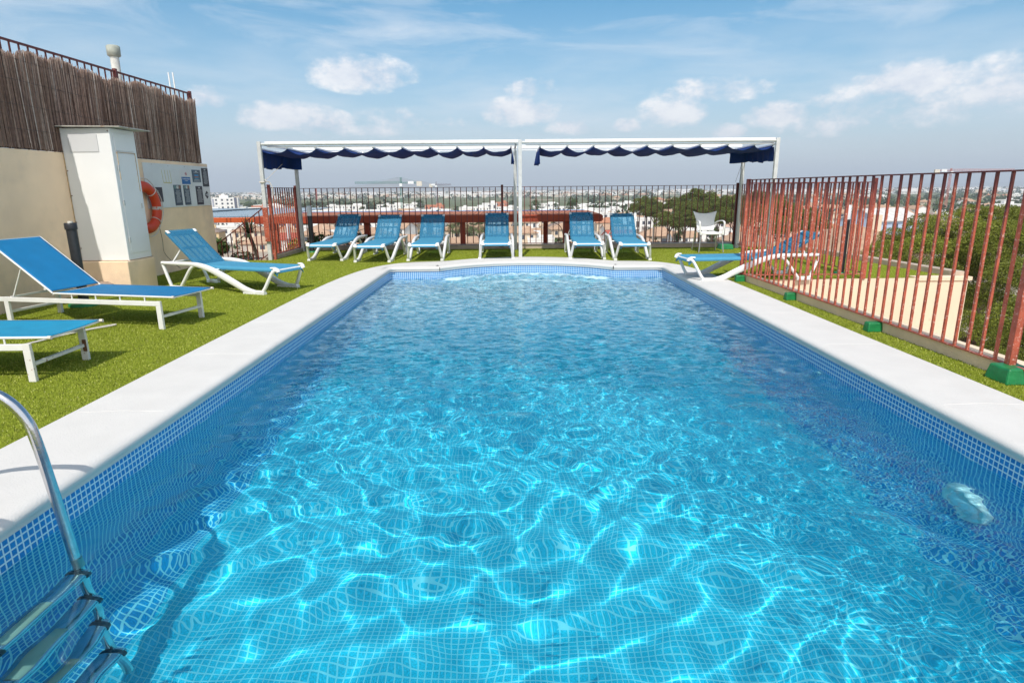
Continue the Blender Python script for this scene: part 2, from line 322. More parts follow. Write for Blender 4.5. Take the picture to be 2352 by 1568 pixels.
def pool_shell():
    RF = .46; th_ = [R(15 * k) for k in range(7)]; zs = [-.078, WZ, WZ - .12, -.6] + [FLOOR + RF * (1 - math.sin(q)) for q in th_]; ins = [0, 0, 0, 0] + [RF * (1 - math.cos(q)) for q in th_]
    n = len(inner); bm = bmesh.new(); uvl = bm.loops.layers.uv.new('UVMap'); cx, cy = .27, 6
    s = [0.0]
    for i in range(1, n): s.append(s[-1] + math.dist(inner[i], inner[i - 1]))
    def nrm(i):
        a = inner[max(i - 1, 0)]; b = inner[min(i + 1, n - 1)]; t = Vector((b[0] - a[0], b[1] - a[1])).normalized(); return Vector((t.y, -t.x))
    V = [[bm.verts.new((inner[i][0] + nrm(i).x * ins[j], inner[i][1] + nrm(i).y * ins[j], zs[j])) for i in range(n)] for j in range(len(zs))]
    d = [0.0]
    for j in range(1, len(zs)): d.append(d[-1] + math.hypot(zs[j] - zs[j - 1], ins[j] - ins[j - 1]))
    for j in range(len(zs) - 1):
        for i in range(n - 1):
            f = bm.faces.new((V[j + 1][i], V[j + 1][i + 1], V[j][i + 1], V[j][i]))
            f.smooth = True; f.material_index = 2 if j >= 8 else 1 if j >= 5 else 0  # shade to sun painted in steps from wall to floor
            for l, (a, b) in zip(f.loops, ((i, j + 1), (i + 1, j + 1), (i + 1, j), (i, j))): l[uvl].uv = (s[a], -d[b])
    # near wall
    f = bm.faces.new([bm.verts.new(p) for p in ((XL, YN, FLOOR), (XR, YN, FLOOR), (XR, YN, -.08), (XL, YN, -.08))])
    for l in f.loops: l[uvl].uv = (l.vert.co.x, l.vert.co.z + .078)
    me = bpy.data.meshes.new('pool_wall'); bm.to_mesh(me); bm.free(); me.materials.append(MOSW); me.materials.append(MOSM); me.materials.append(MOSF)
    o = obj('pool_basin_walls', me); tag(o, kind='structure'); o.cycles.is_caustics_receiver = True
    mb = MB(); f = [(p[0], p[1], FLOOR + .001) for p in inner]; mb.add(f, [tuple(range(len(f)))[::-1]])
    # keep the floor sheet inside the fillet
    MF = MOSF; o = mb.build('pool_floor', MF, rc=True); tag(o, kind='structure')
    uv = o.data.uv_layers.new(name='UVMap')
    for li, l in enumerate(o.data.loops): c = o.data.vertices[l.vertex_index].co; uv.data[li].uv = (c.x, c.y)
    # curved hydromassage steps in the bay at the far end
    for r0, r1, z, dy in ((AR + .02, AR - .52, -.44, 0), (AR - .521, AR - 1.12, -.74, .06), (AR - 1.121, AR - 1.60, -1.06, .12)):
        N_ = 32; A = [a0 + dy + (a1 - a0 - 2 * dy) * k / N_ for k in range(N_ + 1)]; P = [(acx + r0 * math.cos(q), acy + r0 * math.sin(q)) for q in A] + [(acx + r1 * math.cos(q), acy + r1 * math.sin(q)) for q in A[::-1]]
        P = [(x, min(y, YF + asag)) for x, y in P]; k = len(P); mb = MB(); mb.v = [(x, y, z) for x, y in P] + [(x, y, FLOOR) for x, y in P]
        for q in range(N_): mb.f.append((q, q + 1, k - 2 - q, k - 1 - q)[::-1]); mb.sm.append(False)
        for q in range(k): mb.f.append((q, (q + 1) % k, k + (q + 1) % k, k + q)); mb.sm.append(False)
        o = mb.build('pool_step', MOSP, rc=True); tag(o, kind='structure'); uv = o.data.uv_layers.new(name='UVMap')
        for li, l in enumerate(o.data.loops): c = o.data.vertices[l.vertex_index].co; uv.data[li].uv = (c.x, c.y - c.z)
pool_shell()

def water():
    # surface as a real height field: long slow waves near the camera, short chop further away, rings from the jets
    sx = .0125; nx = int((XR - XL + .06) / sx); ys = [YN - .02]
    while ys[-1] < 11.8: ys.append(ys[-1] + (.011 if ys[-1] < 6 else .013))
    ys = np.array(ys); xs = np.linspace(XL - .03, XR + .03, nx + 1); X, Y = np.meshgrid(xs, ys); Z = np.zeros_like(X)
    r = np.random.default_rng(11)
    wx = X + .10 * np.sin(1.7 * Y + .6) + .06 * np.sin(3.1 * Y - 1.3 * X); wy = Y + .10 * np.sin(1.9 * X + 2.0) + .05 * np.sin(2.3 * X + 2.9 * Y)
    near = np.clip(1 - (Y - 2.5) / 5.5, 0.0, 1); right = np.clip((X - .9) / 1.6, 0, 1)
    def bank(n, l0, l1, amp, spread=math.pi, mean=math.pi / 2):
        z = np.zeros_like(X)
        for _ in range(n):
            lam = math.exp(r.uniform(math.log(l0), math.log(l1))); th = mean + r.uniform(-spread, spread); k = 2 * math.pi / lam
            z += amp * (lam / l1) ** 1.25 * np.sin(k * (wx * math.cos(th) + wy * math.sin(th)) + r.uniform(0, 6.28)) / math.sqrt(n)
        return z
    Z += bank(34, .24, .48, .0049) * (.30 + .70 * near)
    Z += bank(26, .12, .24, .0013) * (1.3 - .8 * near)
    Z += bank(34, .07, .16, .00085) * (.14 + 1.6 * (1 - near) + 1.0 * right * near)
    Z += bank(30, .04, .075, .00030) * (.05 + 1.8 * (1 - near) + 1.6 * right * near)
    for (jx, jy, A) in ((-.45, 11.2, .011), (.27, 11.35, .011), (1.0, 11.2, .011), (-1.75, 10.4, .005), (2.3, 10.4, .004), (-1.7, 7.6, .006), (2.35, 5.2, .007)):
        d = np.hypot(X - jx, Y - jy); Z += A * np.sin(d * 26) * np.exp(-d * (2.2 if A > .008 else 5)) + A * .8 * np.sin(d * 61 + 3 * np.sin(5 * X)) * np.exp(-d * (2.6 if A > .008 else 9))
    chop = np.exp(-((Y - 11.1) / 1.3) ** 2) * np.exp(-((X - .27) / 1.7) ** 2)
    Z += chop * bank(40, .05, .14, .0042)
    V = np.c_[X.ravel(), Y.ravel(), (WZ + Z).ravel()]; ny = len(ys) - 1; w = nx + 1
    I = (np.arange(ny)[:, None] * w + np.arange(nx)[None, :]).ravel(); F = np.c_[I, I + 1, I + w + 1, I + w]
    m = bpy.data.materials.new('pool_water'); m.use_nodes = True; nt = m.node_tree; nt.nodes.clear(); N = nt.nodes.new; L = nt.links.new
    out = N('ShaderNodeOutputMaterial'); g = N('ShaderNodeBsdfGlass'); g.inputs['Roughness'].default_value = 0; g.inputs['IOR'].default_value = 1.333; g.inputs['Color'].default_value = (.68, .96, 1, 1)
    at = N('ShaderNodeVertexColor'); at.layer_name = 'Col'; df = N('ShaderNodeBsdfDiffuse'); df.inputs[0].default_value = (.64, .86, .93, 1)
    tc = N('ShaderNodeTexCoord'); n = N('ShaderNodeTexNoise'); n.inputs['Scale'].default_value = 11; n.inputs['Detail'].default_value = 8; n.inputs['Roughness'].default_value = .68
    mp = N('ShaderNodeMapping'); mp.inputs['Scale'].default_value = (.8, 1.0, 1); L(tc.outputs['Object'], mp.inputs[0]); L(mp.outputs[0], n.inputs['Vector'])
    sb = N('ShaderNodeMath'); sb.operation = 'SUBTRACT'; L(n.outputs[0], sb.inputs[0]); sb.inputs[1].default_value = .52
    ml = N('ShaderNodeMath'); ml.operation = 'MULTIPLY_ADD'; ml.use_clamp = True; L(sb.outputs[0], ml.inputs[0]); ml.inputs[1].default_value = 3.2
    m3 = N('ShaderNodeMath'); m3.operation = 'MULTIPLY'; m3.use_clamp = True
    L(at.outputs[0], ml.inputs[2]); L(ml.outputs[0], m3.inputs[0]); L(at.outputs[0], m3.inputs[1])
    mx = N('ShaderNodeMixShader'); L(m3.outputs[0], mx.inputs[0]); L(g.outputs[0], mx.inputs[1]); L(df.outputs[0], mx.inputs[2]); L(mx.outputs[0], out.inputs[0])
    # bubbles where the jets break the surface
    foam = np.zeros_like(X); th = np.arctan2(Y - 13.3, X - .27)
    rr = np.hypot(X - acx, Y - acy)
    for (r0, wd, a, lim) in ((AR - .24, .20, .72, 1.55), (AR - 1.02, .24, .62, 1.3), (AR - 1.75, .26, .48, 1.0)):
        foam += (Y > acy + .35) * a * np.exp(-((rr - r0) / wd) ** 2) * np.exp(-((X - .27) / lim) ** 4)
    for (fx, fy, q, a) in ((-1.05, 10.98, .22, .8), (1.6, 10.98, .22, .8), (-1.72, 7.6, .07, .6), (2.35, 5.15, .07, .5), (-1.95, 10.5, .12, .5), (2.45, 10.6, .15, .35)):
        foam += a * np.exp(-((X - fx) ** 2 + (Y - fy) ** 2) / q ** 2)
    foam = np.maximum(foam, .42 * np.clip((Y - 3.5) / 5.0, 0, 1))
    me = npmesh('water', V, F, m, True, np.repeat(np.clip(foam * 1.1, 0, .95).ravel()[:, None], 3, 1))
    o = obj('water', me); tag(o, kind='structure'); o.cycles.is_caustics_caster = True
water()

# ---------------------------------------------------------------- coping
COPM = mat('coping_stone', (.66, .635, .60), .75, var=.035, vscale=4, bump=.0024, bscale=110, stain=((.60, .54, .47), .63, .16), sscale=6)
def coping():
    oc = [(-2.78, YN), (-2.78, 3.4), (-2.78, 5.9), (-2.77, 8.2), (-2.73, 9.3), (-2.63, 10.25), (-2.45, 11.0), (-2.15, 11.5), (-1.8, 11.74), (-1.5, 11.80)]
    outer_l = cat([(x, y, 0) for x, y in oc], 6)
    hump = cat([(-1.5, 11.80, 0), (-1.2, 11.90, 0), (-.75, 12.22, 0), (-.25, 12.42, 0), (.27, 12.50, 0), (.8, 12.42, 0), (1.3, 12.22, 0), (1.75, 11.84, 0), (2.05, 11.66, 0)], 6)
    oc2 = [(2.05, 11.66), (2.4, 11.62), (2.75, 11.42), (3.02, 10.95), (3.16, 10.2), (3.23, 9.3), (3.25, 8.2), (3.26, 5.9), (3.28, 3.4), (3.28, YN)]
    outer_r = cat([(x, y, 0) for x, y in oc2], 6)
    def resample(P, n):
        P = [Vector(p) for p in P]; s = [0]
        for i in range(1, len(P)): s.append(s[-1] + (P[i] - P[i - 1]).length)
        out = []
        for k in range(n):
            t = s[-1] * k / (n - 1); i = max(j for j in range(len(s)) if s[j] <= t + 1e-9); i = min(i, len(P) - 2)
            out.append(P[i].lerp(P[i + 1], (t - s[i]) / max(1e-9, s[i + 1] - s[i])))
        return out
    iL = [Vector((x, y, 0)) for x, y in seg((XL, YN), (XL, YF - .12), 40) + rc_(XL + .12, YF - .12, .12, 180, 90) + [(XL + .3, YF), (arc[0][0], YF)]]
    iM = [Vector((x, y, 0)) for x, y in arc]
    iR = [Vector((x, y, 0)) for x, y in [(arc[-1][0], YF), (XR - .3, YF)] + rc_(XR - .12, YF - .12, .12, 90, 0) + seg((XR, YF - .12), (XR, YN), 40)[1:] + [(XR, YN)]]
    segs = []
    for I, O, nm in ((iL, outer_l, 90), (iM, hump, 40), (iR, outer_r, 90)): segs.append((resample(I, nm), resample(O, nm)))
    mb = MB(); vs = []; fs = []
    for I, O in segs:
        n = len(I); prof_n = None; base = len(vs)
        for k in range(n):
            t = (I[min(k + 1, n - 1)] - I[max(k - 1, 0)]).normalized(); nn = Vector((t.y, -t.x, 0))   # towards the pool
            p = I[k]; q = O[k]; dr = (q - p)
            ring = [q + Vector((0, 0, -.06)), q + Vector((0, 0, -.004)), q + dr * -.008 + Vector((0, 0, .004))]
            for f in (.75, .5, .3): ring.append(p + dr * f + Vector((0, 0, .004)))
            r_ = .036
            c = p + nn * (-.022) + Vector((0, 0, .004 - r_))
            ring.append(p - nn * .09 + Vector((0, 0, .004)))
            for a in (95, 70, 45, 20, -5, -35): ring.append(c + nn * (r_ * 1.35 * math.cos(R(a))) + Vector((0, 0, r_ * math.sin(R(a)))))
            ring.append(p + nn * .012 + Vector((0, 0, -.062))); ring.append(p + nn * .012 + Vector((0, 0, -.078))); ring.append(p - nn * .02 + Vector((0, 0, -.082)))
            prof_n = len(ring); vs += ring
        for k in range(n - 1):
            for j in range(prof_n - 1):
                a = base + k * prof_n + j; fs.append((a, a + 1, a + prof_n + 1, a + prof_n))
        fs.append(tuple(base + j for j in range(prof_n))[::-1]); fs.append(tuple(base + (n - 1) * prof_n + j for j in range(prof_n)))
    mb.add(vs, fs, True)
    # seams between the cast coping stones: thin raised ridges of cement
    o = mb.build('pool_coping', COPM); tag(o, kind='structure')
    md = o.modifiers.new('es', 'EDGE_SPLIT'); md.split_angle = R(55)
    mb = MB()
    for y in (1.9, 3.65, 5.03, 6.33, 7.7, 9.0): mb.tube([(XL + .035 - .012, y + random.uniform(-.02, .02), -.02), (XL - .03, y, .0035), (XL - .3, y + .02, .0035), (-2.74, y - .01, .0035)], .0017, 6)
    for y in (2.1, 3.66, 5.2, 6.6, 8.1, 9.3): mb.tube([(XR - .035 + .012, y + random.uniform(-.02, .02), -.02), (XR + .03, y, .0035), (XR + .3, y + .02, .0035), (3.24, y - .01, .0035)], .0017, 6)
    o = mb.build('pool_coping_joints', COPM); tag(o, kind='structure')
    return [tuple(v[:2]) for sg in segs for v in sg[1]]
OUTER = coping()

# ---------------------------------------------------------------- turf deck
TURF = mat('artificial_turf', (.24, .29, .030), .95, var=.22, vscale=70, bump=.012, bscale=160, spec=.03)
def deck():
    out = [(-5.92, -2.5), (3.70, -2.5), (3.66, 4.2), (3.50, 9.22), (6.9, 9.32), (6.4, 14.5), (-4.9, 14.5), (-4.9, 12.4), (-5.92, 12.4)]
    mid = []
    cpt = (.27, 6)
    for p in OUTER[::3]:
        v = Vector((p[0] - cpt[0], p[1] - cpt[1])); v *= 1 - .22 / v.length; mid.append((cpt[0] + v.x, cpt[1] + v.y))
    mid = [(-2.5, .2)] + [q for q in mid if q[1] > .4] + [(3.0, .2)]
    bm = bmesh.new(); es = []
    for lp in (out, mid):
        vv = [bm.verts.new((x, y, -.018)) for x, y in lp]
        for i in range(len(vv)): es.append(bm.edges.new((vv[i], vv[(i + 1) % len(vv)])))
    bmesh.ops.triangle_fill(bm, use_beauty=True, use_dissolve=False, edges=es)
    for f in bm.faces:
        if f.normal.z < 0: f.normal_flip()
    me = bpy.data.meshes.new('turf'); bm.to_mesh(me); bm.free(); me.materials.append(TURF); o = obj('deck', me); tag(o, kind='structure')
    return out
DECK = deck()
def inpoly(P, px, py):
    ins = np.zeros(len(px), bool); n = len(P)
    for i in range(n):
        x1, y1 = P[i]; x2, y2 = P[(i + 1) % n]
        c = ((y1 > py) != (y2 > py)); xi = (x2 - x1) * (py - y1) / ((y2 - y1) if y2 != y1 else 1e-9) + x1; ins ^= c & (px < xi)
    return ins
def turf_blades():
    P = []
    for (x0, x1, y0, y1, d) in ((-5.9, -2.7, 2.3, 6.5, 5200), (-5.9, -2.4, 6.5, 12.4, 2600), (3.2, 3.99, 3, 7, 6500), (3.2, 3.6, 7, 9.2, 4000), (-4.9, 3.2, 11.5, 14.45, 1500), (2.6, 6.9, 9.3, 14.45, 1300)):
        n = int((x1 - x0) * (y1 - y0) * d); P.append(np.c_[rng.uniform(x0, x1, n), rng.uniform(y0, y1, n)])
    P = np.concatenate(P); ok = inpoly(DECK, P[:, 0], P[:, 1]) & ~inpoly(OUTER + [(3.28, -1), (-2.78, -1)], P[:, 0], P[:, 1]); P = P[ok]; n = len(P)
    a = rng.uniform(0, 6.28, n); h = rng.uniform(.009, .019, n); w = rng.uniform(.0022, .0045, n); lean = rng.uniform(.004, .012, n); b = rng.uniform(0, 6.28, n)
    z0 = -.0185
    p0 = np.c_[P[:, 0] - np.cos(a) * w, P[:, 1] - np.sin(a) * w, np.full(n, z0)]; p1 = np.c_[P[:, 0] + np.cos(a) * w, P[:, 1] + np.sin(a) * w, np.full(n, z0)]
    p2 = np.c_[P[:, 0] + np.cos(b) * lean, P[:, 1] + np.sin(b) * lean, z0 + h]
    V = np.stack([p0, p1, p2], 1).reshape(-1, 3); F = np.arange(3 * n).reshape(-1, 3)
    base = np.array([[.27, .31, .045], [.35, .385, .07], [.18, .22, .028], [.43, .45, .13]])[rng.choice(4, n, p=[.4, .25, .25, .1])] * rng.uniform(.8, 1.15, (n, 1))
    m = mat('turf_blades', (.2, .3, .05), .9, attr=True, spec=.04)
    o = obj('turf', npmesh('turf_blades', V, F, m, False, np.repeat(base, 3, 0))); tag(o, kind='stuff', label='short green artificial turf covering the pool deck', cat='turf'); 
turf_blades()

# ================================================================ low walls, terrace edge
def solo(name, mb, m, label, c, bev=0, group=None, loc=None, kind=None):
    if loc is None:
        xs = [v[0] for v in mb.v]; ys = [v[1] for v in mb.v]; zs = [v[2] for v in mb.v]; loc = ((min(xs) + max(xs)) / 2, (min(ys) + max(ys)) / 2, min(zs))
    o = bpy.data.objects.new(name, mb.mesh(name, m, loc)); COL.objects.link(o); o.location = loc
    if bev:
        md = o.modifiers.new('bevel', 'BEVEL'); md.width = bev; md.segments = 2; md.limit_method = 'ANGLE'
    return tag(o, label, c, group, kind)
def rfx(y): return 3.46 + (9.2 - y) * .026
mb = MB(); mb.box(-4.85, 6.3, 14.46, 14.72, -3.5, .075); solo('parapet_kerb', mb, CONC, 'low beige kerb wall under the long railing behind the row of loungers', 'low wall', .008)
mb = MB(); mb.box(-4.98, -4.80, 12.62, 14.45, -2, .06); solo('parapet_kerb', mb, CONC, 'short concrete kerb under the side railing by the stairs', 'low wall', .006)
mb = MB()
p = [(rfx(9.18) + .01, 9.18), (rfx(4.3) + .01, 4.3), (rfx(4.3) + .12, 4.3), (rfx(9.18) + .12, 9.18)]; mb.prism(p, -1.6, .085)
solo('parapet_kerb', mb, CREAM, 'long beige kerb wall running under the right hand railing beside the pool', 'low wall', .006)
mb = MB()
p = [(3.80, 9.2), (3.97, 4.9), (4.02, 2.6), (4.20, 2.6), (4.09, 4.9), (3.93, 9.2)]; mb.prism(p, -2.2, -.02)
solo('parapet_ledge', mb, CREAM2, 'narrow pale ledge with a gutter just outside the right hand railing', 'ledge', .01)
mb = MB(); mb.prism([(rfx(9.15) + .125, 9.15), (rfx(2.8) + .125, 2.8), (4.01, 2.8), (3.79, 9.15)], -1.7, -.20); solo('gutter', mb, mat('gutter_grey', (.22, .21, .2), .7, var=.2), 'grey rain gutter between the kerb and the pale ledge', 'gutter')
mb = MB(); mb.box(3.62, 6.95, 9.26, 9.30, -9, -.02); mb.box(6.91, 6.95, 9.3, 14.7, -9, -.02); solo('terrace_wall', mb, CREAM2, 'sunlit cream rendered wall below the grassy terrace seen through the railing', 'wall')
mb = MB(); mb.bar((6.87, 9.35, .02), (6.35, 14.5, .02), .16, .10); solo('parapet_kerb', mb, CONC, 'grey coping kerb along the outer edge of the right hand terrace', 'low wall', .01)
mb = MB(); mb.box(6.15, 7.0, 9.24, 9.42, -.06, .0); solo('parapet_kerb', mb, CREAM2, 'thin pale cap on the corner of the terrace wall', 'low wall', .006)

# ---------------------------------------------------------------- left building wall
wall = thing('building_wall', (-6.1, 8, 0), 'tall beige rendered wall on the left carrying the brown reed screen', 'wall')
mb = MB(); mb.box(-6.3, -5.9, -3, 12.40, -.1, 1.855); mb.build('wall', CREAM, wall, bev=.01)
mb = MB(); mb.box(-9, -6.3, -3, 12.4, -6, 1.80); mb.build('roof_slab', CONC, wall)
mb = MB(); mb.box(-12, -5.92, 12.30, 12.39, -8, -.1); mb.build('facade', CREAM, wall)

def reed():
    t = thing('reed_screen', (-5.9, 8, 1.85), 'dark brown reed screen tied to the railing on top of the beige wall', 'screen')
    n = 5200; y = rng.uniform(-1.5, 12.2, n); lay = rng.integers(0, 3, n); x = -5.925 + lay * .013 + rng.uniform(-.003, .003, n); r = rng.uniform(.003, .0062, n)
    zt = 2.985 + .03 * np.sin(y * 3.1) + .02 * np.sin(y * 11) + rng.normal(0, .015, n) - .05 * np.clip((y - 11.9), 0, 1); zb = 1.86 + rng.uniform(0, .02, n)
    tl = rng.normal(0, .018, n); tx = rng.uniform(0, .02, n)
    V = []; dirs = [(0, -1), (1, 0), (0, 1)]
    lo = [np.c_[x + dx * r, y + dy * r, zb] for dx, dy in dirs]; md = [np.c_[x + dx * r + tx * .3, y + tl * .5 + dy * r + rng.normal(0, .004, n), (zb + zt) / 2] for dx, dy in dirs]; hi = [np.c_[x + dx * r + tx, y + tl + dy * r, zt] for dx, dy in dirs]
    A = np.stack(lo + md + hi, 1).reshape(-1, 3); b = np.arange(n)[:, None] * 9
    F = np.concatenate([b + np.array([[0, 1, 4, 3]]), b + np.array([[1, 2, 5, 4]]), b + np.array([[3, 4, 7, 6]]), b + np.array([[4, 5, 8, 7]])])
    pal = np.array([[.24, .15, .115], [.36, .25, .20], [.13, .075, .06], [.55, .46, .40], [.30, .19, .14]])[rng.choice(5, n, p=[.32, .25, .2, .08, .15])] * rng.uniform(.75, 1.2, (n, 1))
    c = np.repeat(pal, 9, 0).reshape(n, 9, 3); c[:, 6:, :] = c[:, 6:, :] * 1.35 + .02; m = mat('reed_stems', (.2, .1, .07), .85, attr=True, var=.35, vscale=22)
    obj('reed_stems', npmesh('reed_stems', A, F, m, False, c.reshape(-1, 3)), t).location = (5.9, -8, -1.85)
    mb = MB(); mb.box(-5.945, -5.935, -1.5, 12.2, 1.86, 2.94); mb.build('backing', mat('reed_backing', (.05, .03, .022), .95), t)
    for z in (2.08, 2.36, 2.64, 2.88):
        mb = MB(); mb.tube([(-5.885, yy, z + .012 * math.sin(yy * 2.3 + z)) for yy in np.arange(-1.4, 12.2, .4)], .0016, 5); mb.build('binding_wire', BLACK, t)
reed()
def roof_rail():
    t = thing('roof_railing', (-5.97, 8, 1.85), 'dark red railing along the top of the reed screen on the left wall', 'railing')
    mb = MB(); mb.box(-5.985, -5.955, -1.5, 12.22, 3.095, 3.12); mb.build('top_rail', REDD, t)
    y = 12.08; 
    for y in np.arange(-1.4, 12.15, .1485):
        mb = MB(); mb.box(-5.978, -5.962, y - .008, y + .008, 1.855, 3.095); mb.build('baluster', REDD, t)
    for y in (3.4, 5.6, 7.78, 9.98, 12.20):
        mb = MB(); mb.box(-5.995, -5.945, y - .025, y + .025, 1.855, 3.15); mb.build('post', REDD, t, bev=.003)
roof_rail()
t = thing('vent_pipe', (-6.55, 11, 1.8), 'round grey vent pipe with a wide cap rising behind the reed screen', 'vent pipe')
mb = MB(); mb.lathe([(.068, 0), (.066, 1.78)], (-6.55, 11, 1.8)); mb.build('pipe', mat('pipe_white', (.62, .62, .58), .6, var=.2, vscale=12), t)
mb = MB(); mb.lathe([(.06, 1.70), (.10, 1.73), (.102, 1.87), (.085, 1.885)], (-6.55, 11, 1.8)); mb.build('cap', mat('pipe_cap', (.34, .36, .31), .7, var=.2, vscale=15), t)
t = thing('antenna', (-6.9, 13.6, 2.2), 'pair of thin white antenna rods beside the end of the roof railing', 'antenna')
for dx in (0, .09):
    mb = MB(); mb.tube([(-6.86 + dx, 13.6, -5.0), (-7.04 + dx, 13.6, 3.72)], .014, 8); mb.build('rod', WHITEM, t)

# ---------------------------------------------------------------- service cabinet on its pedestal
mb = MB(); mb.box(-5.9, -5.235, 8.38, 9.03, -.03, .425); solo('pedestal', mb, CREAM, 'beige masonry plinth under the tall white cabinet against the wall', 'plinth', .012)
t = thing('service_cabinet', (-5.57, 8.7, .425), 'tall white metal duct cabinet with rust stains standing against the left wall', 'cabinet')
CAB = mat('cabinet_white', (.80, .80, .79), .45, var=.03, vscale=3, stain=((.45, .27, .12), .70, .08), sscale=6)
mb = MB(); mb.box(-5.898, -5.25, 8.45, 9.0, .425, 2.16); mb.build('body', CAB, t, bev=.008)
mb = MB(); mb.box(-6.12, -5.90, 8.47, 9.0, 1.86, 2.17); mb.build('side_duct', CAB, t, bev=.006)
mb = MB(); mb.hexa([Vector(q) for q in ((-6.16, 8.36, 2.175), (-5.08, 8.40, 2.165), (-5.08, 9.12, 2.165), (-6.16, 9.12, 2.175), (-6.16, 8.36, 2.187), (-5.08, 8.40, 2.177), (-5.08, 9.12, 2.177), (-6.16, 9.12, 2.187))]); mb.build('roof_sheet', mat('old_sheet', (.5, .47, .42), .6, var=.2, vscale=8, stain=((.3, .17, .09), .55, .1), sscale=8), t)
def grille_mat():
    m = bpy.data.materials.new('grille_mesh'); m.use_nodes = True; nt = m.node_tree; N = nt.nodes.new; L = nt.links.new; b = nt.nodes['Principled BSDF']
    tc = N('ShaderNodeTexCoord'); v = N('ShaderNodeTexVoronoi'); v.inputs['Scale'].default_value = 95; v.inputs['Randomness'].default_value = 0; L(tc.outputs['Object'], v.inputs['Vector'])
    r = N('ShaderNodeValToRGB'); r.color_ramp.elements[0].position = .38; r.color_ramp.elements[1].position = .50; r.color_ramp.elements[0].color = (.05, .05, .055, 1); r.color_ramp.elements[1].color = (.62, .62, .62, 1)
    L(v.outputs['Distance'], r.inputs[0]); L(r.outputs[0], b.inputs['Base Color']); return m
mb = MB(); mb.box(-5.80, -5.42, 8.442, 8.449, 1.86, 2.08); mb.build('vent_grille', grille_mat(), t)
for (y0, y1, z0, z1) in ((8.52, 8.94, .52, 1.84), (8.52, 8.94, 1.88, 2.10)):
    mb = MB(); mb.box(-5.25, -5.242, y0, y1, z0, z1); mb.build('access_panel', CAB, t, bev=.002)
mb = MB(); OCH = mat('old_sealant', (.52, .36, .2), .8, var=.3, vscale=20)
for q in (((-5.241, 8.53, 1.86), (-5.241, 8.93, 1.86)), ((-5.241, 8.53, 1.50), (-5.241, 8.53, 1.86)), ((-5.241, 8.93, 1.35), (-5.241, 8.93, 1.86)), ((-5.895, 8.444, .45), (-5.895, 8.444, 1.85)), ((-5.89, 8.443, .432), (-5.26, 8.443, .432)), ((-5.245, 8.46, .432), (-5.245, 9.0, .432))): mb.bar(q[0], q[1], .010, .006)
mb.build('sealant_beads', OCH, t)

for z in (.70, 1.20, 1.66): mb = MB(); mb.box(-5.242, -5.232, 8.505, 8.535, z - .035, z + .035); mb.build('hinge', GALV, t, bev=.002)
mb = MB(); mb.box(-5.242, -5.228, 8.90, 8.925, 1.12, 1.19); mb.build('lock', GALV, t, bev=.002)
for x, z in ((-5.88, .60), (-5.88, .95), (-5.88, 1.3), (-5.88, 1.62), (-5.27, 2.12)): mb = MB(); mb.tube([(x, 8.45, z), (x, 8.443, z)], .007, 8); mb.build('screw', mat('rust', (.16, .07, .03), .8), t)
# ---------------------------------------------------------------- notice board and posters
t = thing('notice_board', (-5.88, 11.4, 1.07), 'white worn notice board fixed to the beige wall beside the lifebuoy', 'notice board')
BRD = mat('board_white', (.66, .68, .69), .6, var=.06, vscale=3, stain=((.38, .27, .18), .72, .05), sscale=10)
mb = MB(); mb.box(-5.898, -5.886, 10.2, 12.36, 1.075, 1.80); mb.build('panel', BRD, t, bev=.002)
for (y, z) in ((10.45, 1.78), (10.95, 1.77), (11.5, 1.775), (12.3, 1.78), (10.6, 1.1), (11.3, 1.095), (12.3, 1.1)):
    mb = MB(); mb.lathe([(.006, 0), (.004, .003)], (0, 0, 0), 6); mb.v = [(-5.886 + v[2], y + v[0], z + v[1]) for v in mb.v]; mb.build('screw', mat('rust', (.16, .07, .03), .8), t)
GLUE = mat('old_glue', (.55, .5, .25), .8); mb = MB()
for y in (10.72, 10.81, 10.90, 10.98): mb.bar((-5.884, y, 1.70), (-5.884, y + .02, 1.50), .008, .002, (1, 0, 0))
mb.bar((-5.884, 10.74, 1.492), (-5.884, 11.0, 1.487), .016, .002, (1, 0, 0)); mb.build('glue_marks', GLUE, t)
TEXT = mat('pale_print', (.55, .58, .6), .6); INK = mat('poster_ink', (.028, .03, .045), .45, var=.1); INKB = mat('poster_slate', (.045, .075, .11), .45, var=.1)
def strip(mb, y, z, w, h=.006): mb.box(-5.8795, -5.8785, y - w / 2, y + w / 2, z - h / 2, z + h / 2)
def poster(y0, y1, z0, z1, m, label, lines=0, logo=True, title=None, z_top=None, wf=.7):
    t = thing('poster', (-5.88, (y0 + y1) / 2, z0), label, 'poster', 'posters on the notice board')
    mb = MB(); mb.box(-5.885, -5.880, y0, y1, z0, z1); mb.build('sheet', m, t)
    ym = (y0 + y1) / 2; w = y1 - y0; mb = MB()
    if logo:
        strip(mb, ym - .018, z1 - .030, .022, .026); strip(mb, ym + .018, z1 - .030, .022, .026); strip(mb, ym, z1 - .036, .03, .012)
    zz = (z_top or z1 - .065)
    for k in range(lines):
        strip(mb, ym + random.uniform(-.01, .01), zz, w * wf * random.uniform(.6, 1.08), .0055); zz -= (z_top or z1 - .065) - z0 - .05 and ((z_top or z1 - .065) - z0 - .035) / max(1, lines)
    if mb.v: mb.build('print', TEXT, t)
    return t
poster(10.30, 10.66, 1.175, 1.415, INK, 'dark poster with a price list half hidden behind the lifebuoy', 5, False, wf=.35)
q = poster(11.03, 11.275, 1.105, 1.455, INKB, 'flat dark poster with small photos on top, left one of two', 12, False, z_top=1.36)
q2 = poster(11.36, 11.57, 1.105, 1.45, INKB, 'dark poster with curling left edge and small photos on top, right one of two', 12, False, z_top=1.36)
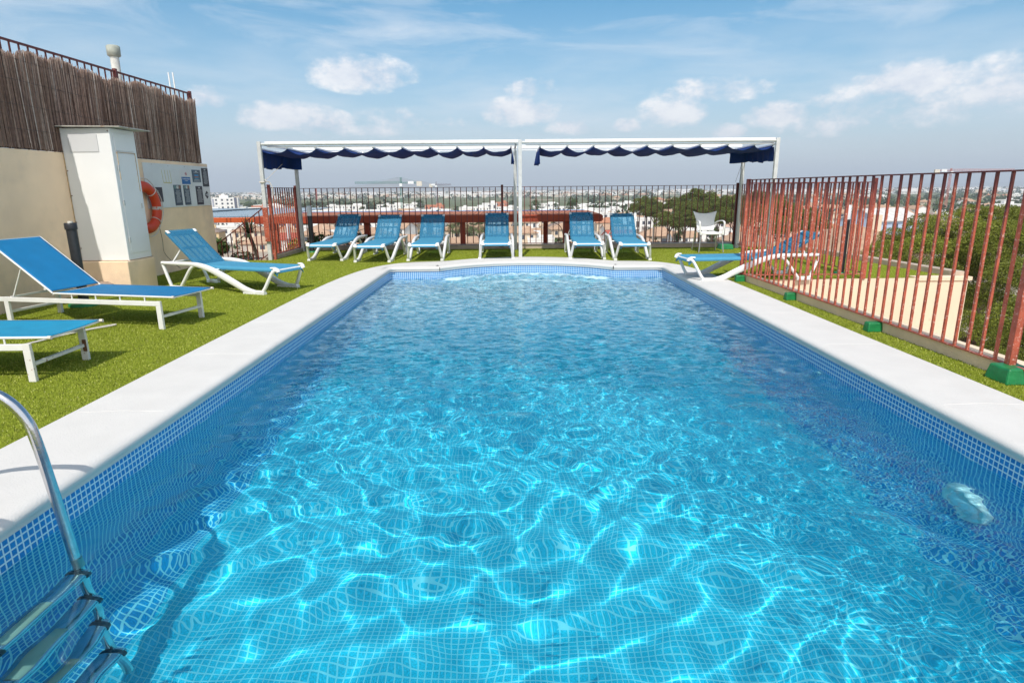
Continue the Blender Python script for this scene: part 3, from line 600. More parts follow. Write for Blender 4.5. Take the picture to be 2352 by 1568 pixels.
for qq, y0, y1 in ((q, 11.04, 11.265), (q2, 11.375, 11.56)):
    for k, c in enumerate(((.12, .22, .22), (.5, .52, .5), (.22, .12, .09))):
        mb = MB(); d = (y1 - y0) / 3; mb.box(-5.8795, -5.8785, y0 + d * k + .003, y0 + d * (k + 1) - .003, 1.39, 1.445); mb.build('photo', mat('photo_print_%d' % k, c, .5, var=.5, vscale=40), qq)
poster(11.80, 12.045, 1.098, 1.437, INK, 'long black poster of pool rules on the lower row beside the wireless sign', 14)
poster(12.10, 12.345, 1.43, 1.77, INK, 'long black poster of rules in the top right corner of the board', 14)
q = poster(11.73, 12.035, 1.507, 1.73, mat('poster_grey', (.07, .11, .15), .5), 'slate grey poster with a small seaside photo in its middle', 0)
mb = MB(); strip(mb, 11.88, 1.685, .18, .008); strip(mb, 11.88, 1.548, .19, .008); strip(mb, 11.88, 1.53, .24, .004); strip(mb, 11.88, 1.52, .22, .004); mb.build('print', TEXT, q)
for z0, z1, c in ((1.615, 1.645, (.04, .25, .5)), (1.59, 1.615, (.3, .13, .08)), (1.565, 1.59, (.05, .25, .4))):
    mb = MB(); mb.box(-5.8795, -5.8785, 11.81, 11.95, z0, z1); mb.build('photo', mat('seaside_%d' % int(z0 * 1000), c, .5, var=.4, vscale=50), q)
q = thing('poster', (-5.88, 11.5, 1.455), 'white and blue no smoking notice in the middle of the board', 'poster', 'posters on the notice board')
mb = MB(); mb.box(-5.885, -5.881, 11.30, 11.68, 1.455, 1.72); mb.build('sheet', mat('paper', (.66, .66, .66), .6), q)
mb = MB(); mb.box(-5.881, -5.880, 11.337, 11.64, 1.47, 1.595); mb.build('blue_panel', mat('print_blue', (.01, .13, .36), .5), q)
def text(body, size, loc, rot, m, parent, name='lettering', ext=.0006):
    cu = bpy.data.curves.new(name, 'FONT'); cu.body = body; cu.size = size; cu.align_x = 'CENTER'; cu.align_y = 'CENTER'; cu.extrude = ext; cu.resolution_u = 3
    o = bpy.data.objects.new(name, cu); COL.objects.link(o); dg = bpy.context.evaluated_depsgraph_get(); me = bpy.data.meshes.new_from_object(o.evaluated_get(dg)); bpy.data.objects.remove(o)
    me.materials.clear(); me.materials.append(m); o = bpy.data.objects.new(name, me); COL.objects.link(o); o.parent = parent; o.location = Vector(loc) - parent_loc(parent); o.rotation_euler = rot; return o
WHT = mat('print_white', (.8, .82, .84), .5)
RX = (R(90), 0, R(90))
text('Prohibido Fumar', .038, (-5.8785, 11.49, 1.562), RX, WHT, q); text('NO SMOKING', .016, (-5.8785, 11.49, 1.53), RX, WHT, q)
mb = MB(); mb.tube([(-5.8785, 11.50 + .026 * math.cos(a), 1.65 + .026 * math.sin(a)) for a in np.linspace(0, 6.28, 20)[:-1]], .003, 5, closed=True); mb.bar((-5.8785, 11.482, 1.668), (-5.8785, 11.518, 1.632), .005, .004); mb.build('no_smoking_symbol', mat('symbol_red', (.5, .08, .12), .5), q)
q = thing('sticker', (-5.88, 12.2, 1.15), 'square white sticker with a black wireless network emblem', 'sticker')
mb = MB(); mb.box(-5.885, -5.8815, 12.10, 12.345, 1.15, 1.41); mb.build('sheet', mat('paper2', (.70, .71, .72), .6), q)
mb = MB()
for (y, z, r_) in ((12.165, 1.275, .037), (12.205, 1.31, .036), (12.205, 1.24, .036), (12.24, 1.275, .040)): mb.tube([(-5.8815, y, z), (-5.8805, y, z)], r_, 20)
mb.build('emblem', INK, q)
mb = MB(); mb.tube([(-5.8805, 12.243, 1.275), (-5.8798, 12.243, 1.275)], .029, 18); mb.build('emblem_disc', WHT, q)
text('Wi', .048, (-5.8792, 12.175, 1.275), RX, WHT, q); text('Fi', .044, (-5.8790, 12.243, 1.275), RX, INK, q)

# ---------------------------------------------------------------- lifebuoy
t = thing('lifebuoy', (-5.80, 9.955, 1.10), 'orange lifebuoy ring with white rope hanging on the wall by the cabinet', 'lifebuoy')
ORG = mat('buoy_orange', (.62, .055, .012), .5, var=.1, vscale=8); C0 = Vector((-5.80, 9.955, 1.10)); RB, rb = .325, .082
ring = lambda a, rad=RB, off=0: C0 + Vector((off, rad * math.cos(a), rad * math.sin(a)))
mb = MB(); mb.tube([ring(a) for a in np.linspace(0, 2 * math.pi, 49)[:-1]], rb, 16, closed=True)
mb.v = [(C0.x + (v[0] - C0.x) * .8, v[1], v[2]) for v in mb.v]; mb.build('ring', ORG, t)
for a in (-4, 176):
    mb = MB(); mb.tube([ring(R(a - 5 + k * 2.5)) for k in range(5)], rb + .004, 16, cap=False); mb.v = [(C0.x + (v[0] - C0.x) * .81, v[1], v[2]) for v in mb.v]; mb.build('reflective_band', mat('band_silver', (.5, .48, .45), .5, stain=((.5, .12, .05), .55, .05), sscale=22), t)
mb = MB(); RP = mat('rope_white', (.62, .58, .54), .8, bump=.002, bscale=200)
for k in range(4):
    s0 = R(48 + 90 * k); pts = [ring(s0 + R(90) * u, RB + rb + .012 + .035 * math.sin(math.pi * u), .03) for u in np.linspace(0, 1, 10)]; mb.tube(pts, .007, 6)
    mb.tube([ring(s0) + Vector(((rb * .8 + .006) * math.sin(q_), (rb + .006) * math.cos(q_) * math.cos(s0), (rb + .006) * math.cos(q_) * math.sin(s0))) for q_ in np.linspace(0, 6.28, 14)], .007, 6)
mb.build('grab_rope', RP, t)
mb = MB(); mb.tube(cat([(-5.82, 10.3, .82), (-5.83, 10.36, .55), (-5.84, 10.38, .35), (-5.80, 10.55, .15), (-5.78, 10.7, .05)], 6), .005, 6); mb.build('line', mat('string', (.2, .15, .11), .9), t)

# ---------------------------------------------------------------- posts / lamps
t = thing('bollard_post', (-5.3, 7.5, -.02), 'black round post without a lamp in front of the beige wall', 'post')
mb = MB(); mb.lathe([(.056, 0), (.056, .95)], (-5.3, 7.5, -.02)); mb.build('tube', BLACK, t)
mb = MB(); mb.lathe([(.064, .93), (.067, .94), (.067, 1.0), (.06, 1.01)], (-5.3, 7.5, -.02)); mb.build('collar', BLACK, t)
mb = MB(); mb.lathe([(.03, 1.01), (.026, 1.03)], (-5.3, 7.5, -.02)); mb.build('socket', mat('socket', (.6, .58, .5), .6), t)
mb = MB(); mb.lathe([(.17, 0), (.17, .03), (.15, .04)], (-5.3, 7.5, -.02), 24); mb.build('base', GREENP, t)
LENS = mat('lamp_white', (.72, .75, .78), .4)
def bollard(x, y, h, r_, label, z=-.02, post=BLACK, hl=.22):
    t = thing('bollard_light', (x, y, z), label, 'bollard light', 'bollard lights')
    mb = MB(); mb.lathe([(r_, 0), (r_, h - hl)], (x, y, z)); mb.build('post', post, t)
    mb = MB(); mb.lathe([(r_ * 1.12, h - hl - .012), (r_ * 1.12, h - hl), (r_ * .96, h - hl + .002)], (x, y, z)); mb.build('collar', post, t)
    mb = MB(); mb.lathe([(r_ * .95, h - hl + .002), (r_ * .95, h - .012), (r_ * .8, h)], (x, y, z)); mb.build('lamp', LENS, t)
    mb = MB(); mb.lathe([(.10, 0), (.10, .03), (.08, .035)], (x, y, z)); mb.build('base', GREENP, t)
bollard(-4.50, 13.95, 1.03, .05, 'black bollard light with white top behind the leftmost lounger by the railing corner')
bollard(5.27, 9.78, 1.08, .05, 'black bollard light with white top behind the red railing on the right')

mb = MB()
def _st(u, v):
    a = 2 * math.pi * u; e = math.pi * (v - .5); k = 1 + .22 * noise.noise(Vector((math.cos(a) * 2, math.sin(a) * 2, v * 4 + 5)))
    return (-5.50 + .17 * k * math.cos(a) * math.cos(e), 8.22 + .10 * k * math.sin(a) * math.cos(e), .05 + .12 * k * math.sin(e))
mb.grid(_st, 24, 12); solo('stone', mb, mat('stone_brown', (.34, .25, .19), .95, var=.3, vscale=14, bump=.006, bscale=40), 'rough brown stone lying at the foot of the beige plinth', 'stone')

# ================================================================ shade pergola over the loungers
t = thing('shade_pergola', (.17, 13.3, 0), 'white steel pergola with a dark blue scalloped fabric canopy above the back row of loungers', 'pergola')
PW = mat('pergola_white', (.80, .80, .79), .4, var=.04, vscale=6)
for x, y, yb in ((-4.86, 12.42, 0), (.185, 12.45, 0), (5.17, 12.42, 0)):
    mb = MB(); mb.box(x - .035, x + .035, y - .035, y + .035, -.02, 2.262); mb.build('post', GALV, t, bev=.004)
for x in (-4.80, .10, 5.20):
    mb = MB(); mb.box(x - .035, x + .035, 14.22, 14.29, -.02, 2.19); mb.build('post', GALV, t, bev=.004)
for x0, x1 in ((-4.82, .148), (.222, 5.132)):
    mb = MB(); mb.tube([(x0, 12.42, 2.213), (x1, 12.42, 2.213)], .026, 12); mb.build('front_tube', GALV, t)
    mb = MB(); mb.box(x0 + .06, x1, 12.44, 12.50, 2.238, 2.268); mb.build('front_beam', PW, t)
    mb = MB(); mb.box(x0 + .08, x1, 12.50, 12.53, 2.155, 2.175); mb.build('front_rail', PW, t)
    mb = MB(); mb.box(x0, x1, 14.2, 14.26, 2.205, 2.285); mb.build('back_beam', PW, t)
    mb = MB(); mb.box(x0, x1, 14.14, 14.17, 2.16, 2.18); mb.build('back_rail', PW, t)
for x in (-4.80, .10, 5.20):
    mb = MB(); mb.box(x - .02, x + .02, 12.46, 14.2, 2.195, 2.235); mb.build('side_beam', PW, t)
CAN = bpy.data.materials.new('canopy_blue'); CAN.use_nodes = True
def _can():
    nt = CAN.node_tree; N = nt.nodes.new; L = nt.links.new; b = nt.nodes['Principled BSDF']; b.inputs['Base Color'].default_value = (.007, .045, .23, 1); b.inputs['Roughness'].default_value = .85
    tl = N('ShaderNodeBsdfTranslucent'); tl.inputs[0].default_value = (.004, .04, .24, 1); ad = N('ShaderNodeMixShader'); ad.inputs[0].default_value = .22
    L(b.outputs[0], ad.inputs[1]); L(tl.outputs[0], ad.inputs[2]); L(ad.outputs[0], nt.nodes['Material Output'].inputs[0])
_can()
LX = [-4.92, -4.37, -3.81, -3.26, -2.68, -2.12, -1.58, -1.05, -.53, .01]; RXX = [.58, 1.115, 1.63, 2.14, 2.68, 3.18, 3.71, 4.25, 4.77, 5.14]
for X in (LX, RXX):
    for x in X:
        mb = MB(); mb.hexa([Vector(q_) for q_ in ((x - .014, 12.50, 2.130), (x + .014, 12.50, 2.130), (x + .014, 14.17, 2.10), (x - .014, 14.17, 2.10), (x - .014, 12.50, 2.157), (x + .014, 12.50, 2.157), (x + .014, 14.17, 2.13), (x - .014, 14.17, 2.13))]); mb.build('cross_bar', PW, t, bev=.003)
        mb = MB()
        for yy in (12.515, 14.155): mb.box(x - .016, x + .016, yy - .014, yy + .014, 2.135, 2.165)
        mb.build('hook', PW, t)
    def fn(u, v, X=X):
        s = u * (len(X) - 1); i = min(int(s), len(X) - 2); f = s - i; x = X[i] + (X[i + 1] - X[i]) * f; y = 12.53 + 1.6 * v
        sag = .082 + .014 * math.sin(i * 2.3); wob = .006 * math.sin(x * 23 + v * 9) * math.sin(math.pi * f)
        return (x, y, 2.125 - .025 * v - sag * (4 * f * (1 - f)) ** .85 * (1 + .12 * math.sin(3 * v + i)) + wob)
    mb = MB(); mb.sheet(fn, 9 * 16, 14, .004); mb.build('canopy', CAN, t)
    for x, dr, sg in ((X[0], .31 if X is LX else .27, -1), (X[-1], .24 if X is LX else .25, 1)):
        def fv(u, v, x=x, dr=dr, sg=sg):
            y = 12.53 + 1.62 * u; rip = .022 * math.sin(u * 38) * v + .012 * math.sin(u * 17 + 1) * v
            if x == X[-1] and X is LX: y = 12.53 + 1.5 * u
            wr = max(0, u - .84) / .16
            if x in (LX[0], RXX[-1]) and wr > 0: return (x - sg * .36 * wr + rip * .5, 12.53 + 1.62 * .84 + .03 * wr + rip, 2.10 - (dr + .012 * math.sin(u * 21)) * v)
            return (x + sg * .012 + rip + sg * .02 * v, y * 1.0 if u <= .84 or x not in (LX[0], RXX[-1]) else y, 2.10 - (dr + .012 * math.sin(u * 21) + .02 * math.sin(u * 5)) * v)
        mb = MB(); mb.sheet(fv, 60, 6, .003); mb.build('valance', CAN, t)
mb = MB(); rp = mat('rope_cream', (.6, .55, .46), .8)
mb.tube([(-4.90, 12.375, 1.50), (-4.82, 12.375, 1.50), (-4.82, 12.46, 1.51), (-4.90, 12.46, 1.50), (-4.905, 12.375, 1.51)], .012, 6); mb.tube(cat([(-4.80, 12.38, 1.56), (-4.77, 12.37, 1.52), (-4.72, 12.4, 1.50), (-4.68, 12.4, 1.40), (-4.68, 12.42, 1.25)], 5), .008, 6)
mb.tube([(-4.78, 12.4, 1.55), (-4.62, 12.9, 1.86)], .005, 5); mb.build('tie_rope', rp, t)
mb = MB(); mb.tube([(4.80, 13.2, 1.84), (4.76, 13.4, 1.45)], .004, 5); mb.tube([(4.86, 13.2, 1.84), (4.84, 13.4, 1.45)], .004, 5); mb.build('tie_cord', mat('cord_grey', (.3, .3, .3), .8), t)

# ================================================================ railings
def railing(label, p, q, posts, z0=.105, z1=1.40, pitch=.132, mt=None, mp=None, zt0=None, name='railing', px=.022, post_h=.05, low=None, skip=(), pw=.026):
    p = Vector((*p, 0)); q = Vector((*q, 0)); d = q - p; n = round(d.length / pitch); u = d.normalized(); mt = mt or REDD; mp = mp or REDD
    t = thing(name, (p + q) / 2, label, 'railing', 'red steel railings round the roof terrace')
    mb = MB(); mb.bar(p + Vector((0, 0, z1)), q + Vector((0, 0, z1)), .030, .012); mb.build('top_rail', mt, t)
    mb = MB(); mb.bar(p + Vector((0, 0, z0)), q + Vector((0, 0, z0)), .034, .012); mb.build('bottom_rail', mt, t)
    me = None
    for k in range(1, n):
        c = p + u * (d.length * k / n)
        if any(math.hypot(c.x - s_[0], c.y - s_[1]) < .05 for s_ in posts): continue
        if me is None:
            mb = MB(); mb.box(-px / 2, px / 2, -px / 2, px / 2, z0, z1); me = mb.mesh('baluster', mt)
        o = obj('baluster', me, t, c - t.location); o.rotation_euler = (random.uniform(-.003, .003), random.uniform(-.003, .003), math.atan2(u.y, u.x) + random.uniform(-.12, .12))
    for s_ in posts:
        mb = MB(); mb.box(s_[0] - pw, s_[0] + pw, s_[1] - pw, s_[1] + pw, s_[2] if len(s_) > 2 else .04, z1 + post_h); mb.build('post', mp, t, bev=.003)
    return t
railing('long dark red railing across the back of the terrace behind the pergola', (-4.86, 14.42), (5.22, 14.42), [(-4.86, 14.42), (-.20, 14.42), (5.18, 14.42)], z0=.115, z1=1.385, px=.016)
railing('short dark red side railing between the stairs and the left corner of the terrace', (-4.88, 12.55), (-4.90, 14.36), [(-4.90, 14.36)], z0=.07, z1=1.40, pitch=.135, mt=REDP, px=.019)
t = thing('gate_post', (-4.74, 12.40, -.02), 'rusty red square gate post beside the white pergola leg at the stairs', 'post')
mb = MB(); mb.box(-4.815, -4.765, 12.47, 12.53, -.02, 1.46); mb.build('upright', REDP, t, bev=.003)
mb = MB(); mb.box(-4.90, -4.80, 12.34, 12.375, .36, 1.02); mb.build('lock_plate', REDP, t, bev=.003)
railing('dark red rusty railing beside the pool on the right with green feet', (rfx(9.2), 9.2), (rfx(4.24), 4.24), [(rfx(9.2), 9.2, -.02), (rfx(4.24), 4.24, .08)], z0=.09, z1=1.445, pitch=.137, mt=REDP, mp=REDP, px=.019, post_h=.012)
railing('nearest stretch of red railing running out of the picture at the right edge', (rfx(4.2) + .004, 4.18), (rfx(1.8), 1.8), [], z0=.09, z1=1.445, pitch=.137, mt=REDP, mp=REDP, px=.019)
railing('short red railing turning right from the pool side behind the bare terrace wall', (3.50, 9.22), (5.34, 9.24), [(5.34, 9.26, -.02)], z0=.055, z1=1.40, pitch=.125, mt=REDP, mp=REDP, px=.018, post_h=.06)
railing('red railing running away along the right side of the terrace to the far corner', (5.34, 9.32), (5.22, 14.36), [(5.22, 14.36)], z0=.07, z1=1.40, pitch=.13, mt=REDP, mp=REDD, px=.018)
for (x, y, s, l) in ((3.37, 9.06, .09, 'small green concrete foot at the far end of the right hand railing'), (3.43, 7.50, .09, 'small green concrete foot second along the railing beside the pool'), (3.47, 5.78, .10, 'green concrete foot midway along the railing beside the pool'), (3.575, 4.20, .22, 'large green concrete block under the rusty post at the right edge'), (4.86, 14.02, .30, 'green concrete block on the turf behind the white chair')):
    mb = MB(); h = .095 if s < .2 else .115; k = .84; xe = s * .5 if s < .2 else 0
    mb.hexa([Vector(q) for q in ((x - s / 2, y - s / 2, -.02), (x + s / 2 + xe, y - s / 2, -.02), (x + s / 2 + xe, y + s / 2, -.02), (x - s / 2, y + s / 2, -.02), (x - s / 2 * k, y - s / 2 * k, h - .02), (x + s / 2 * k + xe, y - s / 2 * k, h - .02), (x + s / 2 * k + xe, y + s / 2 * k, h - .02), (x - s / 2 * k, y + s / 2 * k, h - .02))])
    ft = solo('concrete_foot', mb, GREENP, l, 'block', .012, 'green concrete feet of the railings')
# stair railing going down on the left
t = thing('stair_railing', (-5.5, 12.5, 0), 'sloping dark red handrail of the stairs going down behind the beige wall', 'railing')
ha, hb = Vector((-4.90, 12.42, 1.02)), Vector((-6.1, 12.55, .20)); dz = Vector((0, 0, -1.06))
mb = MB(); mb.bar(ha, hb, .03, .014); mb.build('hand_rail', REDD, t)
mb = MB(); mb.bar(ha + dz + Vector((0, 0, .14)), hb + dz + Vector((0, 0, .14)), .03, .014); mb.build('bottom_rail', REDD, t)
for k in range(1, 11):
    c = ha.lerp(hb, k / 11 * .98); mb = MB(); mb.bar(c, c + dz * .87, .016, .016, (0, 1, 0)); mb.build('baluster', REDD, t)
mb = MB(); mb.hexa([Vector(q) for q in ((-5.5, 12.55, -.6), (-4.98, 12.55, -.6), (-4.98, 13.6, -.6), (-5.5, 13.6, -.6), (-5.35, 12.55, -.08), (-4.98, 12.55, .03), (-4.98, 13.6, .03), (-5.35, 13.6, -.08))]); solo('stair_kerb', mb, CONC, 'concrete block at the top of the stairs beside the gate post', 'kerb', .01)

# ================================================================ plastic sun loungers
FABP = mat('lounger_fabric', (.055, .27, .43), .75, var=.07, vscale=14, bump=.0012, bscale=420)
FABT = mat('lounger_mesh_back', (.045, .25, .42), .75, var=.07, vscale=14, bump=.0012, bscale=420, trans=.52)
def plastic_lounger(label, group):
    t = thing('sun_lounger', (0, 0, 0), label, 'sun lounger', group)
    ang = R(43); hy, hz, bl = 1.40, .345, .70
    for s in (-1, 1):
        mb = MB(); x = s * .325
        mb.rib(cat([(x * .84, -.005, .318), (x * .9, .05, .27), (x, .16, .07), (x * 1.02, .215, .012)], 5), [.05] * 16, [.052, .05] + [.042] * 14, seg=10)
        mb.rib([(x * 1.02, .17, .018), (x * 1.02, .30, .018), (x * 1.02, .50, .018)], [.055] * 3, [.036] * 3, seg=10)
        mb.box(x * 1.02 - .03, x * 1.02 + .03, .16, .19, -.018, .02); mb.box(x * 1.02 - .03, x * 1.02 + .03, .18, .52, -.018, .004)
        P = cat([(x * 1.02, .30, .012), (x * 1.02, .48, .035), (x * 1.03, .66, .115), (x * 1.04, .86, .205), (x * 1.04, 1.06, .285), (x * 1.02, 1.26, .335), (x, 1.46, .352), (x, 1.70, .350), (x, 1.99, .352)], 5); n = len(P)
        hs = np.interp(np.linspace(0, 1, n), [0, .12, .35, .6, .75, 1], [.03, .085, .10, .078, .058, .045]); mb.rib(P, [.058] * n, list(hs), seg=12)
        mb.rib(cat([(x, 1.38, .335), (x * 1.01, 1.47, .27), (x * 1.02, 1.59, .12), (x * 1.02, 1.68, .012)], 5), [.05] * 16, [.042] * 16, seg=10)
        mb.rib([(x * 1.02, 1.66, .016), (x * 1.02, 1.76, .016), (x * 1.02, 1.88, .016)], [.052] * 3, [.034] * 3, seg=10); mb.box(x * 1.02 - .026, x * 1.02 + .026, 1.66, 1.88, -.018, .004)
        mb.rib([(x * 1.02, 1.86, .012), (x, 1.93, .17), (x * .98, 2.0, .35)], [.046] * 3, [.038] * 3, seg=10)
        mb.build('side_frame', WHITEP, t)
    mb = MB(); mb.rib([(-.30, .03, .30), (0, .03, .30), (.30, .03, .30)], [.04] * 3, [.03] * 3, side=(0, 1, 0)); mb.rib([(-.31, 1.02, .285), (0, 1.02, .285), (.31, 1.02, .285)], [.05] * 3, [.03] * 3, side=(0, 1, 0)); mb.rib([(-.32, 1.98, .345), (0, 1.98, .345), (.32, 1.98, .345)], [.05] * 3, [.03] * 3, side=(0, 1, 0)); mb.build('cross_member', WHITEP, t)
    for s in (-1, 1):
        mb = MB(); mb.rib([(s * .25, -.022, .285), (s * .255, -.012, .318), (s * .27, .02, .338), (s * .275, .07, .342)], [.055] * 4, [.05, .05, .035, .02], seg=10); mb.build('corner_cap', WHITEP, t)
    def seat(u, v):
        y = v * 1.40; e = abs(2 * u - 1); w = .262; x = (2 * u - 1) * w
        z = .335 - .012 * math.sin(math.pi * v) * (1 - e * e) + .012 * max(0, v - .8)
        if e > .86: q = (e - .86) / .14; z -= .052 * q * q; x = math.copysign(.86 * w + (1 - .86) * w * min(1, q * 1.3), x) if q < .77 else math.copysign(w, x)
        if v < .05: q = (.05 - v) / .05; z -= .065 * q * q; y = .05 * 1.40 * (1 - q) ** .5 * 1.0 - .015
        return (x, y, z)
    mb = MB(); mb.sheet(seat, 28, 44, .006); mb.build('seat_fabric', FABP, t)
    def bp(x, s_, off=0): return (x, hy + s_ * math.cos(ang) - off * math.sin(ang) * -1 * -1, hz + s_ * math.sin(ang) + off * math.cos(ang))
    def back(u, v):
        e = abs(2 * u - 1); w = .262 if v < .97 else .262 - .02 * ((v - .97) / .03); x = (2 * u - 1) * w; s_ = -.02 + v * (bl + .02); off = -.02 * math.sin(math.pi * min(1, v * 1.1)) * (1 - e * e)
        if e > .9: off -= .035 * ((e - .9) / .1) ** 2
        y = hy + s_ * math.cos(ang) - off * math.sin(ang); z = hz + s_ * math.sin(ang) + off * math.cos(ang); return (x, y, z)
    mb = MB(); mb.sheet(back, 28, 26, .005); mb.build('back_fabric', FABT, t)
    bk = lambda x, s_: Vector((x, hy + s_ * math.cos(ang) + .035 * math.sin(ang), hz + s_ * math.sin(ang) - .035 * math.cos(ang)))
    mb = MB()
    for s in (-1, 1): mb.rib([bk(s * .225, -.03), bk(s * .225, .35), bk(s * .215, bl - .03)], [.055] * 3, [.03] * 3)
    mb.bar(bk(-.22, bl - .04), bk(.22, bl - .04), .075, .025, (0, -.7, .7)); mb.bar(bk(-.22, .36), bk(.22, .36), .028, .022, (0, -.7, .7)); mb.bar(bk(-.22, .04), bk(.22, .04), .06, .022, (0, -.7, .7))
    for x in (-.10, .0, .10): mb.bar(bk(x, .02), bk(x, bl - .04), .016, .018, (0, -.7, .7))
    mb.build('back_frame', mat('back_frame_blue', (.012, .07, .15), .6), t)
    for s in (-1, 1):
        mb = MB(); q = bk(s * .235, bl - .01) + Vector((0, -.035 * math.sin(ang), .035 * math.cos(ang))); mb.rib([q + Vector((0, -.04, -.035)), q, q + Vector((0, .012, .002))], [.05] * 3, [.02, .024, .012], seg=8); mb.build('top_cap', WHITEP, t)
        mb = MB(); mb.tube([bk(s * .2, .38) + Vector((0, .01, -.01)), (s * .27, 1.86, .36)], .013, 8); mb.build('prop', WHITEP, t)
    return t
G1 = 'blue plastic sun loungers'
LG = plastic_lounger('blue sun lounger at the left end of the back row, next to the bollard light', G1)
def place(o, x, y, rz, label=None, tilt=None):
    if o is None: o = copy_tree(LG, label=label)
    a = R(random.uniform(-2.2, 2.2)) if tilt is None else R(tilt); c = Vector((0, 1.40, .335)); Mx = Matrix.Rotation(a, 3, 'X')
    for ch in o.children:
        if ch.name.split('.')[0] in ('back_fabric', 'back_frame', 'top_cap', 'prop'): ch.rotation_euler = (a, 0, 0); ch.location = c - Mx @ c
    o.location = (x, y, -.002); o.rotation_euler = (0, 0, rz); return o
place(LG, -3.70, 12.02, R(-3.2))
place(None, -2.70, 11.72, R(-2.0), 'blue sun lounger standing second from the left in the row under the pergola')
place(None, -1.69, 11.88, R(.9), 'blue sun lounger third from the left, just left of the gap before the middle one')
place(None, -.295, 12.05, R(.6), 'blue sun lounger standing alone immediately left of the middle pergola post')
place(None, 1.49, 11.88, R(-1.5), 'blue sun lounger first to the right of the middle pergola post')
place(None, 2.34, 11.70, R(-2.2), 'blue sun lounger at the right end of the back row, nearest the white chair')
place(None, -3.06, 8.45, R(69), 'blue sun lounger with curved white frame beside the white cabinet and lifebuoy')
place(None, 2.62, 9.36, R(-84), 'blue sun lounger standing crosswise behind the red railing at the right end of the pool', -15)

# ================================================================ metal frame loungers
def metal_lounger(label, fab, leg_m):
    # local: x 0 = foot end .. -2.25 head end, y 0 .. .60 (y 0 nearest the camera)
    t = thing('metal_lounger', (0, 0, 0), label, 'sun lounger', 'blue metal framed sun loungers')
    for y in (.0, .60):
        mb = MB(); mb.box(-2.20, -.15, y - .0125, y + .0125, .222, .270); mb.build('side_rail', WHITEM, t, bev=.004)
        for x in (-.175, -2.03):
            mb = MB(); mb.box(x - .027, x + .027, y - .015, y + .015, -.018, .2215); mb.box(x - .026, x + .026, y - .0145, y + .0145, .2215, .272); mb.build('leg', leg_m, t, bev=.003)
        mb = MB(); mb.tube([(-1.42, y, .322), (-.005, y, .316)], .0095, 10); mb.build('seat_tube', WHITEM, t)
        mb = MB(); mb.tube([(-.012, y, .316), (.014, y, .316)], .0135, 10); mb.build('end_cap', mat('cap_beige', (.72, .64, .56), .5), t)
        for x in (-.33, -.62, -.91, -1.20): mb = MB(); mb.tube([(x, y, .265), (x, y, .315)], .007, 6); mb.build('spacer', WHITEM, t)
        mb = MB(); mb.tube([(-1.43, y, .325), (-1.43 - .70, y, .325 + .535)], .0095, 10); mb.build('back_tube', WHITEM, t)
        mb = MB(); mb.tube([(-1.43 - .36, y + (.03 if y == 0 else -.03), .325 + .27), (-1.97, y + (.03 if y == 0 else -.03), .27)], .008, 8); mb.build('strut', WHITEM, t)
    for x, z in ((-.175, .11), (-2.03, .11)):
        mb = MB(); mb.bar((x, .015, z), (x, .585, z), .03, .026); mb.build('stretcher', leg_m, t, bev=.003)
        if leg_m is RUSTW:
            mb = MB(); mb.box(x + .0, x + .0285, .580, .588, z - .05, z + .05); mb.build('rusty_plate', mat('rust', (.2, .08, .03), .9), t)
    mb = MB(); mb.bar((-1.97, 0, .27), (-1.97, .60, .27), .018, .018); mb.bar((-1.43, 0, .315), (-1.43, .60, .315), .018, .014); mb.bar((-2.125, 0, .858), (-2.125, .60, .858), .018, .014); mb.bar((-.02, 0, .310), (-.02, .60, .310), .016, .014); mb.build('cross_tube', WHITEM, t)
    def seat(u, v): return (-1.405 + 1.395 * u, .004 + .592 * v, .330 - .018 * math.sin(math.pi * v) * (.4 + .6 * math.sin(math.pi * min(1, u * 1.0))) - .007 * u)
    mb = MB(); mb.sheet(seat, 40, 16, .004); mb.build('seat_fabric', fab, t)
    def back(u, v):
        o = -.022 * math.sin(math.pi * v) * math.sin(math.pi * u) ** .5; x = -1.445 - .675 * u; z = .337 + .516 * u
        return (x - o * .6, .004 + .592 * v, z + o * .8 + .006)
    mb = MB(); mb.sheet(back, 30, 16, .004); mb.build('back_fabric', fab, t)
    return t
FB = mat('sling_blue', (.003, .165, .37), .6, var=.08, vscale=5, bump=.0008, bscale=500); FC = mat('sling_blue_faded', (.006, .26, .45), .6, var=.10, vscale=5, bump=.0008, bscale=500)
m1 = metal_lounger('deep blue sling lounger with raised back and white metal frame, by the beige wall', FB, WHITEM); m1.location = (-3.40, 6.08, 0); m1.rotation_euler = (0, 0, R(-11))
m2 = metal_lounger('faded blue sling lounger with rusty white legs at the left edge, nearest the ladder', FC, RUSTW); m2.location = (-3.39, 4.37, 0); m2.rotation_euler = (0, 0, R(1.0))
mb = MB(); mb.tube(cat([(-4.60, 5.36, -.004), (-4.45, 5.50, -.002), (-4.37, 5.80, .0), (-4.30, 6.02, .002), (-4.22, 6.22, 0), (-4.16, 6.29, .0), (-4.15, 6.24, .0), (-4.24, 6.10, 0), (-4.30, 5.95, .003), (-4.40, 5.72, 0), (-4.5, 5.4, -.002), (-4.72, 5.25, -.002)], 8), .0065, 6); solo('rope', mb, RP, 'loop of thin white rope lying on the turf behind the nearest lounger', 'rope')

